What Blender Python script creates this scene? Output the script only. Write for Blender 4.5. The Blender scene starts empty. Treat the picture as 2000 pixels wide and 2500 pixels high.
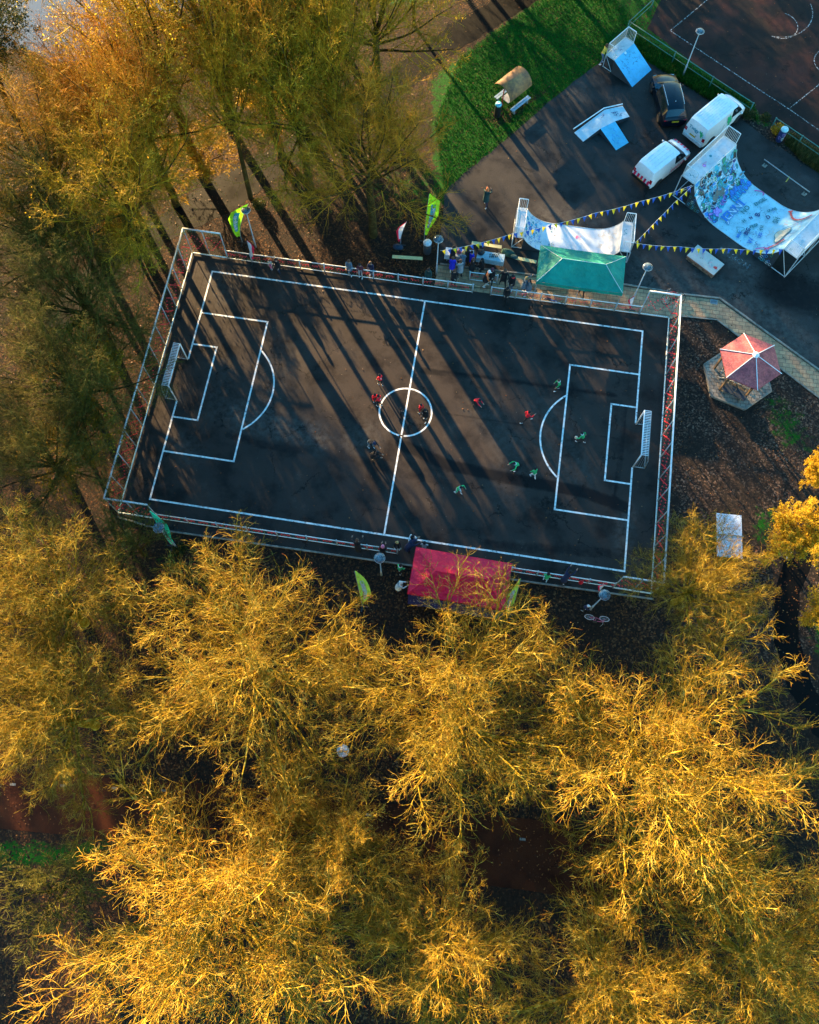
import bpy, math, random
import numpy as np
from mathutils import Vector, Matrix, Euler

random.seed(7)
RNG = np.random.default_rng(11)
scene = bpy.context.scene
COL = scene.collection
PI = math.pi

# ------------------------------------------------------------------ camera model (world: centre of the court is the origin, metres)
CF, CT, CRO, CYA, CX, CY, CH = 2020.661, 18.725, 1.067, 7.916, 3.579, -23.011, 48.593
CR = Matrix.Rotation(math.radians(CYA), 3, 'Z') @ Matrix.Rotation(math.radians(CT), 3, 'X') @ Matrix.Rotation(math.radians(CRO), 3, 'Z')


def at(u, v, z=0.0):
    """ground point (at height z) seen at photo pixel u, v (2000 x 2500)"""
    d = CR @ Vector(((u - 1000) / CF, -(v - 1250) / CF, -1.0))
    s = (z - CH) / d.z
    return Vector((CX + d.x * s, CY + d.y * s, z))


def A2(u, v, z=0.0):
    p = at(u, v, z)
    return (p.x, p.y)


# ------------------------------------------------------------------ materials
MATS = {}


def nt(name):
    m = bpy.data.materials.new(name)
    m.use_nodes = True
    n = m.node_tree
    b = n.nodes['Principled BSDF']
    MATS[name] = m
    return m, n, b


def N(n, t, **kw):
    x = n.nodes.new(t)
    for k, v in kw.items():
        if k.startswith('_'):
            x.inputs[k[1:].replace('_', ' ')].default_value = v
        else:
            setattr(x, k, v)
    return x


def L(n, a, b):
    n.links.new(a, b)


def ramp(n, stops, fac=None, interp='LINEAR'):
    r = n.nodes.new('ShaderNodeValToRGB')
    r.color_ramp.interpolation = interp
    e = r.color_ramp.elements
    while len(e) < len(stops):
        e.new(0.5)
    for i, (p, c) in enumerate(stops):
        e[i].position = p
        e[i].color = (c[0], c[1], c[2], 1) if len(c) == 3 else c
    if fac is not None:
        L(n, fac, r.inputs[0])
    return r


def mixc(n, fac, a, b, blend='MIX'):
    m = n.nodes.new('ShaderNodeMix')
    m.data_type = 'RGBA'
    m.blend_type = blend
    for sock, v in ((0, fac), (6, a), (7, b)):
        if isinstance(v, (int, float)):
            m.inputs[sock].default_value = v
        elif isinstance(v, tuple):
            m.inputs[sock].default_value = (*v, 1)
        else:
            L(n, v, m.inputs[sock])
    return m.outputs[2]


def mathn(n, op, a, b=None, clamp=False):
    m = n.nodes.new('ShaderNodeMath')
    m.operation = op
    m.use_clamp = clamp
    for i, v in enumerate((a, b)):
        if v is None:
            continue
        if isinstance(v, (int, float)):
            m.inputs[i].default_value = v
        else:
            L(n, v, m.inputs[i])
    return m.outputs[0]


def noise(n, scale, detail=3, rough=.55, vec=None):
    t = N(n, 'ShaderNodeTexNoise')
    t.inputs['Scale'].default_value = scale
    t.inputs['Detail'].default_value = detail
    t.inputs['Roughness'].default_value = rough
    if vec is not None:
        L(n, vec, t.inputs['Vector'])
    return t


def objco(n):
    return N(n, 'ShaderNodeNewGeometry').outputs['Position']


def mat(name, col, rough=.6, metal=0.0, var=.15, scale=6, spec=.5, bump=0, trans=0, coat=0):
    """plain stuff with a little dirt / tone variation"""
    if name in MATS:
        return MATS[name]
    m, n, b = nt(name)
    tc = N(n, 'ShaderNodeTexCoord').outputs['Object']
    nz = noise(n, scale, 4, .6, tc)
    lo = tuple(max(0, c * (1 - var * 1.6)) for c in col)
    hi = tuple(min(1, c * (1 + var)) for c in col)
    r = ramp(n, [(.3, lo), (.65, hi)], nz.outputs[0])
    L(n, r.outputs[0], b.inputs['Base Color'])
    b.inputs['Roughness'].default_value = rough
    b.inputs['Metallic'].default_value = metal
    b.inputs['Specular IOR Level'].default_value = spec
    if coat:
        b.inputs['Coat Weight'].default_value = coat
        b.inputs['Coat Roughness'].default_value = .08
    if bump:
        bp = N(n, 'ShaderNodeBump')
        bp.inputs['Distance'].default_value = bump
        L(n, nz.outputs[0], bp.inputs['Height'])
        L(n, bp.outputs[0], b.inputs['Normal'])
    if trans:
        tr = N(n, 'ShaderNodeBsdfTranslucent')
        L(n, r.outputs[0], tr.inputs[0])
        mx = N(n, 'ShaderNodeMixShader')
        mx.inputs[0].default_value = trans
        L(n, b.outputs[0], mx.inputs[1])
        L(n, tr.outputs[0], mx.inputs[2])
        L(n, mx.outputs[0], n.nodes['Material Output'].inputs[0])
    return m


def mat_ground():
    m, n, b = nt('leaf_litter_ground')
    pos = objco(n)
    gy_ = N(n, 'ShaderNodeAttribute', attribute_name='grey').outputs['Fac']
    at_ = N(n, 'ShaderNodeAttribute', attribute_name='grass').outputs['Fac']
    v1 = N(n, 'ShaderNodeTexVoronoi')
    v1.inputs['Scale'].default_value = 11
    L(n, pos, v1.inputs['Vector'])
    leaf = ramp(n, [(0, (.008, .005, .004)), (.28, (.018, .009, .006)), (.5, (.038, .016, .008)), (.68, (.07, .026, .010)),
                    (.84, (.10, .040, .012)), (.97, (.16, .080, .035))], None)
    sep = N(n, 'ShaderNodeSeparateColor')
    L(n, v1.outputs['Color'], sep.inputs[0])
    L(n, sep.outputs[0], leaf.inputs[0])
    big = noise(n, .35, 5, .6, pos)
    soil = ramp(n, [(.35, (.009, .006, .005)), (.7, (.022, .014, .010))], noise(n, 3, 5, .7, pos).outputs[0])
    den = ramp(n, [(.38, (.15,) * 3), (.6, (1,) * 3)], big.outputs[0])
    m1 = mathn(n, 'MULTIPLY', den.outputs[0], ramp(n, [(.30, (0,) * 3), (.34, (1,) * 3)], sep.outputs[1]).outputs[0])
    c1 = mixc(n, m1, soil.outputs[0], leaf.outputs[0])
    hs = N(n, 'ShaderNodeHueSaturation')
    hs.inputs['Saturation'].default_value = .68
    hs.inputs['Value'].default_value = 1.15
    L(n, c1, hs.inputs['Color'])
    c1 = mixc(n, gy_, c1, hs.outputs[0])
    gn = noise(n, 2.2, 6, .7, pos)
    gcol = ramp(n, [(.25, (.001, .028, .001)), (.5, (.002, .085, .003)), (.66, (.010, .13, .004)), (.8, (.06, .15, .006))], gn.outputs[0])
    fine = noise(n, 25, 2, .6, pos)
    gcol2 = mixc(n, .55, gcol.outputs[0], ramp(n, [(.35, (.001, .02, .001)), (.7, (.006, .14, .004))], fine.outputs[0]).outputs[0], 'MIX')
    edge = mathn(n, 'SUBTRACT', noise(n, 1.6, 6, .75, pos).outputs[0], .5)
    g = mathn(n, 'ADD', at_, mathn(n, 'MULTIPLY', edge, 1.1))
    gm = ramp(n, [(.42, (0,) * 3), (.58, (1,) * 3)], g)
    # a few leaves lie on the grass too
    keep = ramp(n, [(.90, (1,) * 3), (.92, (0,) * 3)], sep.outputs[2])
    gmk = mathn(n, 'MULTIPLY', gm.outputs[0], keep.outputs[0])
    c2 = mixc(n, gmk, c1, gcol2)
    L(n, c2, b.inputs['Base Color'])
    b.inputs['Roughness'].default_value = .9
    b.inputs['Specular IOR Level'].default_value = .15
    bp = N(n, 'ShaderNodeBump')
    bp.inputs['Strength'].default_value = .8
    bp.inputs['Distance'].default_value = .07
    hh = mathn(n, 'ADD', sep.outputs[1], fine.outputs[0])
    L(n, hh, bp.inputs['Height'])
    L(n, bp.outputs[0], b.inputs['Normal'])
    return m


def mat_asphalt(name, base, warm=(1, 1, 1), stain=True, red=0.0):
    m, n, b = nt(name)
    pos = objco(n)
    f = noise(n, 60, 2, .6, pos)
    c = ramp(n, [(.3, tuple(base * .6 * w for w in warm)), (.7, tuple(base * 1.35 * w for w in warm))], f.outputs[0])
    big = noise(n, .45, 6, .62, pos)
    k = ramp(n, [(.36, (.45,) * 3), (.5, (.9,) * 3), (.62, (1.05,) * 3), (.74, (1.7, 1.65, 1.6))], big.outputs[0])
    c2 = mixc(n, 1.0, c.outputs[0], k.outputs[0], 'MULTIPLY')
    if red:
        rn = noise(n, .3, 4, .6, pos)
        rr = ramp(n, [(.45, (0,) * 3), (.6, (red,) * 3)], rn.outputs[0])
        c2 = mixc(n, rr.outputs[0], c2, (.075, .024, .018))
    if stain:
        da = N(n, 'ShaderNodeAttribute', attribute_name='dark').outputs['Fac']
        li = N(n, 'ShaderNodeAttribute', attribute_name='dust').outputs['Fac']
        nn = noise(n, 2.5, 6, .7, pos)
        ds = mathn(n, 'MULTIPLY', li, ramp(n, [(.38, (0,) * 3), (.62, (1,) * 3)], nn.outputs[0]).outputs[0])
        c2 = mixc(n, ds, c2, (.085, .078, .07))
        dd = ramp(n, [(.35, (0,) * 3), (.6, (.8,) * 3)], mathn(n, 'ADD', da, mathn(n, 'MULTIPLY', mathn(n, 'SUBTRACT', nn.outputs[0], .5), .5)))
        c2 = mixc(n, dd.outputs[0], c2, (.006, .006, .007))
    cv = N(n, 'ShaderNodeTexVoronoi', feature='DISTANCE_TO_EDGE')
    cv.inputs['Scale'].default_value = .22
    wv = N(n, 'ShaderNodeVectorMath', operation='ADD')
    L(n, pos, wv.inputs[0])
    sv = N(n, 'ShaderNodeVectorMath', operation='SCALE')
    L(n, noise(n, 1.2, 5, .7, pos).outputs['Color'], sv.inputs[0])
    sv.inputs['Scale'].default_value = 1.6
    L(n, sv.outputs[0], wv.inputs[1])
    L(n, wv.outputs[0], cv.inputs['Vector'])
    ck = ramp(n, [(.004, (.75,) * 3), (.010, (0,) * 3)], cv.outputs['Distance'])
    gate = ramp(n, [(.48, (0,) * 3), (.56, (1,) * 3)], noise(n, .5, 3, .5, pos).outputs[0])
    c2 = mixc(n, mathn(n, 'MULTIPLY', ck.outputs[0], gate.outputs[0]), c2, (.004, .004, .004))
    # pale specks: grit, leaf crumbs
    v = N(n, 'ShaderNodeTexVoronoi')
    v.inputs['Scale'].default_value = 2.2
    L(n, pos, v.inputs['Vector'])
    sp = ramp(n, [(.035, (1,) * 3), (.05, (0,) * 3)], v.outputs['Distance'])
    sepc = N(n, 'ShaderNodeSeparateColor')
    L(n, v.outputs['Color'], sepc.inputs[0])
    spk = mathn(n, 'MULTIPLY', sp.outputs[0], ramp(n, [(.55, (0,) * 3), (.6, (1,) * 3)], sepc.outputs[0]).outputs[0])
    c2 = mixc(n, spk, c2, (.22, .17, .12))
    L(n, c2, b.inputs['Base Color'])
    rg = ramp(n, [(.35, (.42,) * 3), (.65, (.75,) * 3)], big.outputs[0])
    L(n, rg.outputs[0], b.inputs['Roughness'])
    b.inputs['Specular IOR Level'].default_value = .07
    bp = N(n, 'ShaderNodeBump')
    bp.inputs['Strength'].default_value = .35
    bp.inputs['Distance'].default_value = .012
    L(n, f.outputs[0], bp.inputs['Height'])
    L(n, bp.outputs[0], b.inputs['Normal'])
    return m


def mat_bark(name, c_lo, c_mid, c_hi, tip=(.10, .022, .006)):
    m, n, b = nt(name)
    tc = N(n, 'ShaderNodeTexCoord').outputs['Object']
    rnd = N(n, 'ShaderNodeObjectInfo').outputs['Random']
    a = noise(n, 2.4, 5, .7, tc)
    c = ramp(n, [(.30, c_lo), (.5, c_mid), (.68, c_hi)], a.outputs[0])
    ri = N(n, 'ShaderNodeNewGeometry').outputs['Random Per Island']
    k = ramp(n, [(0, (.55,) * 3), (1, (1.5,) * 3)], ri)
    c2 = mixc(n, 1.0, c.outputs[0], k.outputs[0], 'MULTIPLY')
    ta = N(n, 'ShaderNodeAttribute', attribute_name='tip').outputs['Fac']
    tf = mathn(n, 'MULTIPLY', ta, ramp(n, [(.55, (0,) * 3), (.7, (1,) * 3)], ri).outputs[0])
    c2 = mixc(n, tf, c2, tip)
    k2 = ramp(n, [(0, (.8, .85, .8)), (1, (1.2, 1.15, 1.1))], rnd)
    c3 = mixc(n, 1.0, c2, k2.outputs[0], 'MULTIPLY')
    L(n, c3, b.inputs['Base Color'])
    b.inputs['Roughness'].default_value = .7
    b.inputs['Specular IOR Level'].default_value = .1
    return m


def mat_leaf(name, stops, trans=.35):
    m, n, b = nt(name)
    ri = N(n, 'ShaderNodeNewGeometry').outputs['Random Per Island']
    r = ramp(n, stops, ri)
    L(n, r.outputs[0], b.inputs['Base Color'])
    b.inputs['Roughness'].default_value = .6
    b.inputs['Specular IOR Level'].default_value = .25
    tr = N(n, 'ShaderNodeBsdfTranslucent')
    L(n, r.outputs[0], tr.inputs[0])
    mx = N(n, 'ShaderNodeMixShader')
    mx.inputs[0].default_value = trans
    L(n, b.outputs[0], mx.inputs[1])
    L(n, tr.outputs[0], mx.inputs[2])
    L(n, mx.outputs[0], n.nodes['Material Output'].inputs[0])
    return m


def mat_brick(name, c1, c2, mortar, sx=4, bw=.5, rh=.25):
    m, n, b = nt(name)
    pos = objco(n)
    br = N(n, 'ShaderNodeTexBrick')
    L(n, pos, br.inputs['Vector'])
    br.inputs['Scale'].default_value = sx
    br.inputs['Brick Width'].default_value = bw
    br.inputs['Row Height'].default_value = rh
    br.inputs['Mortar Size'].default_value = .015
    br.inputs['Color1'].default_value = (*c1, 1)
    br.inputs['Color2'].default_value = (*c2, 1)
    br.inputs['Mortar'].default_value = (*mortar, 1)
    k = ramp(n, [(.3, (.6,) * 3), (.7, (1.3,) * 3)], noise(n, 1.5, 5, .7, pos).outputs[0])
    L(n, mixc(n, 1.0, br.outputs[0], k.outputs[0], 'MULTIPLY'), b.inputs['Base Color'])
    b.inputs['Roughness'].default_value = .8
    bp = N(n, 'ShaderNodeBump')
    bp.inputs['Distance'].default_value = .02
    L(n, br.outputs[1], bp.inputs['Height'])
    bp.invert = True
    L(n, bp.outputs[0], b.inputs['Normal'])
    return m


def mat_paintline(name='court_paint'):
    m, n, b = nt(name)
    pos = objco(n)
    w = ramp(n, [(.36, (.10, .10, .10)), (.43, (.50, .50, .49)), (.52, (.76, .76, .74)), (.7, (.82, .82, .80))], noise(n, 4, 7, .8, pos).outputs[0])
    L(n, w.outputs[0], b.inputs['Base Color'])
    b.inputs['Roughness'].default_value = .6
    return m


def mat_faded(name, col, thr=.5):
    """worn paint: broken away in patches by real gaps (alpha)"""
    m, n, b = nt(name)
    pos = objco(n)
    b.inputs['Base Color'].default_value = (*col, 1)
    b.inputs['Roughness'].default_value = .8
    a = ramp(n, [(thr - .08, (.05,) * 3), (thr + .08, (.75,) * 3)], noise(n, 6, 5, .7, pos).outputs[0])
    L(n, a.outputs[0], b.inputs['Alpha'])
    return m


def mat_ramp(name, base=(.62, .66, .70), dirt=.5):
    """painted steel / plywood skate surface with scuffs"""
    m, n, b = nt(name)
    pos = objco(n)
    a = noise(n, 1.3, 6, .7, pos)
    c = ramp(n, [(.3, tuple(x * .72 for x in base)), (.6, base)], a.outputs[0])
    s = noise(n, 9, 5, .75, pos)
    sm = ramp(n, [(.60, (0,) * 3), (.68, (dirt,) * 3)], s.outputs[0])
    c2 = mixc(n, sm.outputs[0], c.outputs[0], (.03, .09, .13))
    v = N(n, 'ShaderNodeTexVoronoi')
    v.inputs['Scale'].default_value = 5
    L(n, pos, v.inputs['Vector'])
    d = ramp(n, [(.07, (.8,) * 3), (.1, (0,) * 3)], v.outputs['Distance'])
    sc = N(n, 'ShaderNodeSeparateColor')
    L(n, v.outputs['Color'], sc.inputs[0])
    dm = mathn(n, 'MULTIPLY', d.outputs[0], ramp(n, [(.6, (0,) * 3), (.65, (1,) * 3)], sc.outputs[0]).outputs[0])
    c3 = mixc(n, dm, c2, (.02, .04, .06))
    L(n, c3, b.inputs['Base Color'])
    b.inputs['Roughness'].default_value = .55
    return m


# ------------------------------------------------------------------ mesh building
class MB:
    def __init__(s):
        s.v = []
        s.f = []
        s.m = []

    def add(s, vs, fs, mi=0):
        o = len(s.v)
        s.v += [tuple(p) for p in vs]
        s.f += [tuple(i + o for i in f) for f in fs]
        s.m += [mi] * len(fs)
        return s

    def box(s, c, size, rz=0, mi=0, rot=None):
        x, y, z = size[0] / 2, size[1] / 2, size[2] / 2
        M = rot if rot is not None else Matrix.Rotation(rz, 3, 'Z')
        vs = [Vector(c) + M @ Vector((a * x, b * y, d * z)) for a in (-1, 1) for b in (-1, 1) for d in (-1, 1)]
        return s.add(vs, [(0, 1, 3, 2), (4, 6, 7, 5), (0, 4, 5, 1), (2, 3, 7, 6), (0, 2, 6, 4), (1, 5, 7, 3)], mi)

    def tube(s, pts, r, k=6, mi=0, cap=True):
        pts = [Vector(p) for p in pts]
        rs = r if isinstance(r, (list, tuple)) else [r] * len(pts)
        o = len(s.v)
        n = len(pts)
        for i, p in enumerate(pts):
            d = (pts[min(i + 1, n - 1)] - pts[max(i - 1, 0)]).normalized()
            a = Vector((0, 0, 1)) if abs(d.z) < .9 else Vector((1, 0, 0))
            u = d.cross(a).normalized()
            w = d.cross(u)
            for j in range(k):
                t = 2 * PI * j / k
                s.v.append(tuple(p + (u * math.cos(t) + w * math.sin(t)) * rs[i]))
        for i in range(n - 1):
            for j in range(k):
                a, b2 = o + i * k + j, o + i * k + (j + 1) % k
                s.f.append((a, b2, b2 + k, a + k))
                s.m.append(mi)
        if cap:
            s.f.append(tuple(o + j for j in range(k))[::-1])
            s.f.append(tuple(o + (n - 1) * k + j for j in range(k)))
            s.m += [mi, mi]
        return s

    def lathe(s, prof, k=16, c=(0, 0, 0), mi=0, sx=1, sy=1, rot=None):
        o = len(s.v)
        for (r, z) in prof:
            for j in range(k):
                t = 2 * PI * j / k
                p = Vector((r * math.cos(t) * sx, r * math.sin(t) * sy, z))
                if rot is not None:
                    p = rot @ p
                s.v.append((c[0] + p.x, c[1] + p.y, c[2] + p.z))
        for i in range(len(prof) - 1):
            for j in range(k):
                a, b2 = o + i * k + j, o + i * k + (j + 1) % k
                s.f.append((a, b2, b2 + k, a + k))
                s.m.append(mi)
        if prof[0][0] > 1e-4:
            s.f.append(tuple(o + j for j in range(k))[::-1])
            s.m.append(mi)
        if prof[-1][0] > 1e-4:
            s.f.append(tuple(o + (len(prof) - 1) * k + j for j in range(k)))
            s.m.append(mi)
        return s

    def prism(s, poly, z0, z1, mi=0):
        n = len(poly)
        vs = [(p[0], p[1], z0) for p in poly] + [(p[0], p[1], z1) for p in poly]
        fs = [tuple(range(n))[::-1], tuple(range(n, 2 * n))] + [(i, (i + 1) % n, n + (i + 1) % n, n + i) for i in range(n)]
        return s.add(vs, fs, mi)

    def build(s, name, mats, parent=None, smooth=False, loc=None):
        me = bpy.data.meshes.new(name)
        me.from_pydata(s.v, [], s.f)
        for m in (mats if isinstance(mats, (list, tuple)) else [mats]):
            me.materials.append(m)
        me.polygons.foreach_set('material_index', s.m)
        if smooth:
            me.polygons.foreach_set('use_smooth', [True] * len(me.polygons))
        me.update()
        o = bpy.data.objects.new(name, me)
        COL.objects.link(o)
        if parent is not None:
            o.parent = parent
        if loc is not None:
            o.location = loc
        return o


def merge_into(o, g, mats):
    """surface pattern becomes part of the mesh it lies on"""
    me = o.data
    nb = MB()
    nb.add([tuple(v.co) for v in me.vertices], [tuple(p.vertices) for p in me.polygons])
    nb.m = [p.material_index for p in me.polygons]
    off = len(me.materials)
    q = len(nb.v)
    nb.v += g.v
    nb.f += [tuple(i + q for i in f) for f in g.f]
    nb.m += [i + off for i in g.m]
    ms = list(me.materials) + list(mats)
    sm = [p.use_smooth for p in me.polygons] + [False] * len(g.f)
    n2 = bpy.data.meshes.new(me.name)
    n2.from_pydata(nb.v, [], nb.f)
    for m in ms:
        n2.materials.append(m)
    n2.polygons.foreach_set('material_index', nb.m)
    n2.polygons.foreach_set('use_smooth', sm)
    n2.update()
    o.data = n2
    bpy.data.meshes.remove(me)


def thing(name, label, cat, loc=(0, 0, 0), rz=0.0, group=None):
    o = bpy.data.objects.new(name, None)
    o.empty_display_size = .2
    COL.objects.link(o)
    o.location = loc
    o.rotation_euler = (0, 0, rz)
    return tag(o, label, cat, group)


def tag(o, label, cat, group=None, kind=None):
    if label:
        o['label'] = label
    if cat:
        o['category'] = cat
    if group:
        o['group'] = group
    if kind:
        o['kind'] = kind
    return o


def struct(o):
    o['kind'] = 'structure'
    return o


def copy_thing(src, loc, rz, label, name=None):
    c = src.copy()
    COL.objects.link(c)
    c.location = loc
    c.rotation_euler = (0, 0, rz)
    c['label'] = label
    for ch in src.children:
        d = ch.copy()
        COL.objects.link(d)
        d.parent = c
        for g in ch.children:
            e = g.copy()
            COL.objects.link(e)
            e.parent = d
    return c


def text2d(txt, size=1.0, bold=.0):
    """a flat lettering mesh: (verts 2-D centred, faces)"""
    cu = bpy.data.curves.new('lettering', 'FONT')
    cu.body = txt
    cu.size = size
    cu.align_x = 'CENTER'
    cu.align_y = 'CENTER'
    cu.offset = bold
    cu.resolution_u = 2
    o = bpy.data.objects.new('lettering', cu)
    COL.objects.link(o)
    dg = bpy.context.evaluated_depsgraph_get()
    me = bpy.data.meshes.new_from_object(o.evaluated_get(dg))
    vs = [(v.co.x, v.co.y) for v in me.vertices]
    fs = [tuple(p.vertices) for p in me.polygons]
    bpy.data.objects.remove(o)
    bpy.data.curves.remove(cu)
    bpy.data.meshes.remove(me)
    return vs, fs


def fast_mesh(name, verts, faces, mats, attrs=None, parent=None, smooth=False, midx=None):
    """faces: (n, k) int array, all of one size"""
    me = bpy.data.meshes.new(name)
    nf, k = faces.shape
    me.vertices.add(len(verts))
    me.vertices.foreach_set('co', np.ascontiguousarray(verts, dtype=np.float32).ravel())
    me.loops.add(nf * k)
    me.loops.foreach_set('vertex_index', np.ascontiguousarray(faces, dtype=np.int32).ravel())
    me.polygons.add(nf)
    me.polygons.foreach_set('loop_start', np.arange(nf, dtype=np.int32) * k)
    me.polygons.foreach_set('loop_total', np.full(nf, k, dtype=np.int32))
    for m in (mats if isinstance(mats, (list, tuple)) else [mats]):
        me.materials.append(m)
    if midx is not None:
        me.polygons.foreach_set('material_index', midx.astype(np.int32))
    if smooth:
        me.polygons.foreach_set('use_smooth', np.ones(nf, dtype=bool))
    me.update(calc_edges=True)
    for an, av in (attrs or {}).items():
        a = me.attributes.new(an, 'FLOAT', 'POINT')
        a.data.foreach_set('value', np.ascontiguousarray(av, dtype=np.float32))
    o = bpy.data.objects.new(name, me)
    COL.objects.link(o)
    if parent is not None:
        o.parent = parent
    return o


def in_poly(X, Y, poly):
    ins = np.zeros(X.shape, bool)
    n = len(poly)
    for i in range(n):
        x0, y0 = poly[i]
        x1, y1 = poly[(i + 1) % n]
        if y0 == y1:
            continue
        c = ((y0 > Y) != (y1 > Y)) & (X < (x1 - x0) * (Y - y0) / (y1 - y0) + x0)
        ins ^= c
    return ins


def dist_poly(X, Y, poly, closed=True):
    d = np.full(X.shape, 1e9)
    n = len(poly)
    for i in range(n if closed else n - 1):
        ax, ay = poly[i]
        bx, by = poly[(i + 1) % n]
        vx, vy = bx - ax, by - ay
        t = np.clip(((X - ax) * vx + (Y - ay) * vy) / (vx * vx + vy * vy + 1e-9), 0, 1)
        d = np.minimum(d, np.hypot(X - ax - t * vx, Y - ay - t * vy))
    return d


def sdf(X, Y, poly):
    d = dist_poly(X, Y, poly)
    return np.where(in_poly(X, Y, poly), d, -d)      # positive inside


def P(*pts):
    return [A2(*p) for p in pts]

# ================================================================== THE SETTING
M_GROUND = mat_ground()
M_COURT = mat_asphalt('court_asphalt', .033, (1.28, 1.0, .86))
M_SKATE = mat_asphalt('skatepark_asphalt', .036, (1.1, 1.0, .95))
M_COURT2 = mat_asphalt('old_court_asphalt', .013, (1.25, .95, .9), stain=False, red=.55)
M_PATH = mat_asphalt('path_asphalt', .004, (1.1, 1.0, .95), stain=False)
M_ROAD = mat_asphalt('road_asphalt', .024, (2.6, .75, .3), stain=False)
M_PAVE = mat_brick('path_pavers', (.36, .20, .11), (.46, .27, .14), (.17, .10, .06), 1.0, .45, .3)
M_PAVE2 = mat_brick('pavilion_pavers', (.24, .20, .16), (.33, .27, .21), (.08, .07, .06), 1.0, .35, .25)
M_KERB = mat('kerb_concrete', (.20, .18, .15), .85, var=.35, scale=3)
M_PAINT = mat_paintline()
M_FADE = mat_faded('worn_paint', (.5, .48, .46), .52)


def axis(lo, hi, step, far):
    return np.concatenate([[-far, -far / 2, lo * 1.8], np.arange(lo, hi + step / 2, step), [hi * 1.8, far / 2, far]])


gx = axis(-52, 48, .5, 500.)
gy = axis(-48, 60, .5, 500.)
GX, GY = np.meshgrid(gx, gy)
gr = np.full(GX.shape, .06)


def paint(field, X, Y, poly, w, soft=.8):
    k = np.clip(sdf(X, Y, poly) / soft * .5 + .5, 0, 1)
    return field * (1 - k) + w * k


gr = paint(gr, GX, GY, P((560, 300), (1080, 250), (1090, 600), (900, 620), (640, 560)), .34, 2.5)
gr = paint(gr, GX, GY, P((930, 440), (1085, 380), (1110, 560), (1000, 540)), .46, 1.5)
gr = paint(gr, GX, GY, P((1085, 475), (1070, 300), (1060, 190), (1316, 0), (1440, -90), (1660, -90), (1580, 70), (1840, 262), (1860, 300),
                         (1584, 153), (1530, 110), (1470, 150), (1322, 264), (1162, 400)), 1.0, 1.0)
gr = paint(gr, GX, GY, P((1050, 20), (1180, -60), (900, -60), (900, 20)), .6, 1.0)
gr = paint(gr, GX, GY, P((1390, -20), (1420, -20), (1500, 85), (1480, 95)), .40, .6)
gr = paint(gr, GX, GY, P((1160, 290), (1215, 255), (1250, 255), (1330, 205), (1345, 225), (1260, 290), (1220, 325)), .34, .6)
gr = paint(gr, GX, GY, P((1855, 940), (1960, 990), (2000, 1110), (1905, 1105), (1870, 1050)), .62, 1.6)
gr = paint(gr, GX, GY, P((1850, 290), (1895, 305), (2060, 420), (2060, 470), (1956, 396)), .62, .5)
gr = paint(gr, GX, GY, P((-50, 2050), (270, 2060), (260, 2110), (-50, 2125)), .75, 1.0)
gr = paint(gr, GX, GY, P((370, 1330), (470, 1330), (440, 1420), (370, 1400)), .5, .8)
gr = paint(gr, GX, GY, P((1950, 1480), (2050, 1450), (2050, 1640), (1970, 1600)), .5, .6)
gr = paint(gr, GX, GY, P((280, 600), (420, 560), (430, 640), (330, 690)), .45, 1.0)
gr = paint(gr, GX, GY, P((1830, 1230), (1920, 1230), (1900, 1340), (1820, 1340)), .5, .6)
nx, ny = len(gx), len(gy)
idx = np.arange(nx * ny).reshape(ny, nx)
quads = np.stack([idx[:-1, :-1], idx[:-1, 1:], idx[1:, 1:], idx[1:, :-1]], -1).reshape(-1, 4)
gv = np.stack([GX.ravel(), GY.ravel(), np.zeros(nx * ny)], -1)
grey = paint(np.zeros(GX.shape), GX, GY, [(16, 12), (16, -9), (19, -14), (60, -14), (60, 40), (16, 40)], 1.0, 2.0)
struct(fast_mesh('ground', gv, quads, M_GROUND, {'grass': gr.ravel(), 'grey': grey.ravel()}))


def sheet(name, poly, z, m, step=None, dark=(), dust=()):
    """flat sheet; with step it is a grid (cells inside the polygon, plus its clean outline by the fan of the border) carrying stains"""
    if step is None:
        return struct(MB().add([(x, y, z) for x, y in poly], [tuple(range(len(poly)))]).build(name, m))
    import bmesh
    bm = bmesh.new()
    bm.faces.new([bm.verts.new((x, y, z)) for x, y in poly])
    xs = [p[0] for p in poly]
    ys = [p[1] for p in poly]
    for k in np.arange(min(xs) + step, max(xs), step):
        bmesh.ops.bisect_plane(bm, geom=bm.verts[:] + bm.edges[:] + bm.faces[:], plane_co=(k, 0, 0), plane_no=(1, 0, 0))
    for k in np.arange(min(ys) + step, max(ys), step):
        bmesh.ops.bisect_plane(bm, geom=bm.verts[:] + bm.edges[:] + bm.faces[:], plane_co=(0, k, 0), plane_no=(0, 1, 0))
    for f in bm.faces:
        if f.normal.z < 0:
            f.normal_flip()
    me = bpy.data.meshes.new(name)
    bm.to_mesh(me)
    bm.free()
    me.materials.append(m)
    X = np.array([v.co.x for v in me.vertices])
    Y = np.array([v.co.y for v in me.vertices])
    for an, lst in (('dark', dark), ('dust', dust)):
        F = np.zeros(X.shape)
        for ln, w, amt in lst:
            d = dist_poly(X, Y, ln, False)
            F = np.maximum(F, amt * np.clip(1.5 - d / w, 0, 1))
        a = me.attributes.new(an, 'FLOAT', 'POINT')
        a.data.foreach_set('value', F.astype(np.float32))
    o = bpy.data.objects.new(name, me)
    COL.objects.link(o)
    return struct(o)


def ragged(poly, amp=.07, step=.6, seed=1):
    rg = random.Random(seed)
    out = []
    for (x0, y0), (x1, y1) in zip(poly, poly[1:] + poly[:1]):
        k = int(min(120, max(1, math.hypot(x1 - x0, y1 - y0) / step)))
        for i in range(k):
            f = i / k
            out.append((x0 + (x1 - x0) * f + rg.uniform(-amp, amp), y0 + (y1 - y0) * f + rg.uniform(-amp, amp)))
    return out


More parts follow.
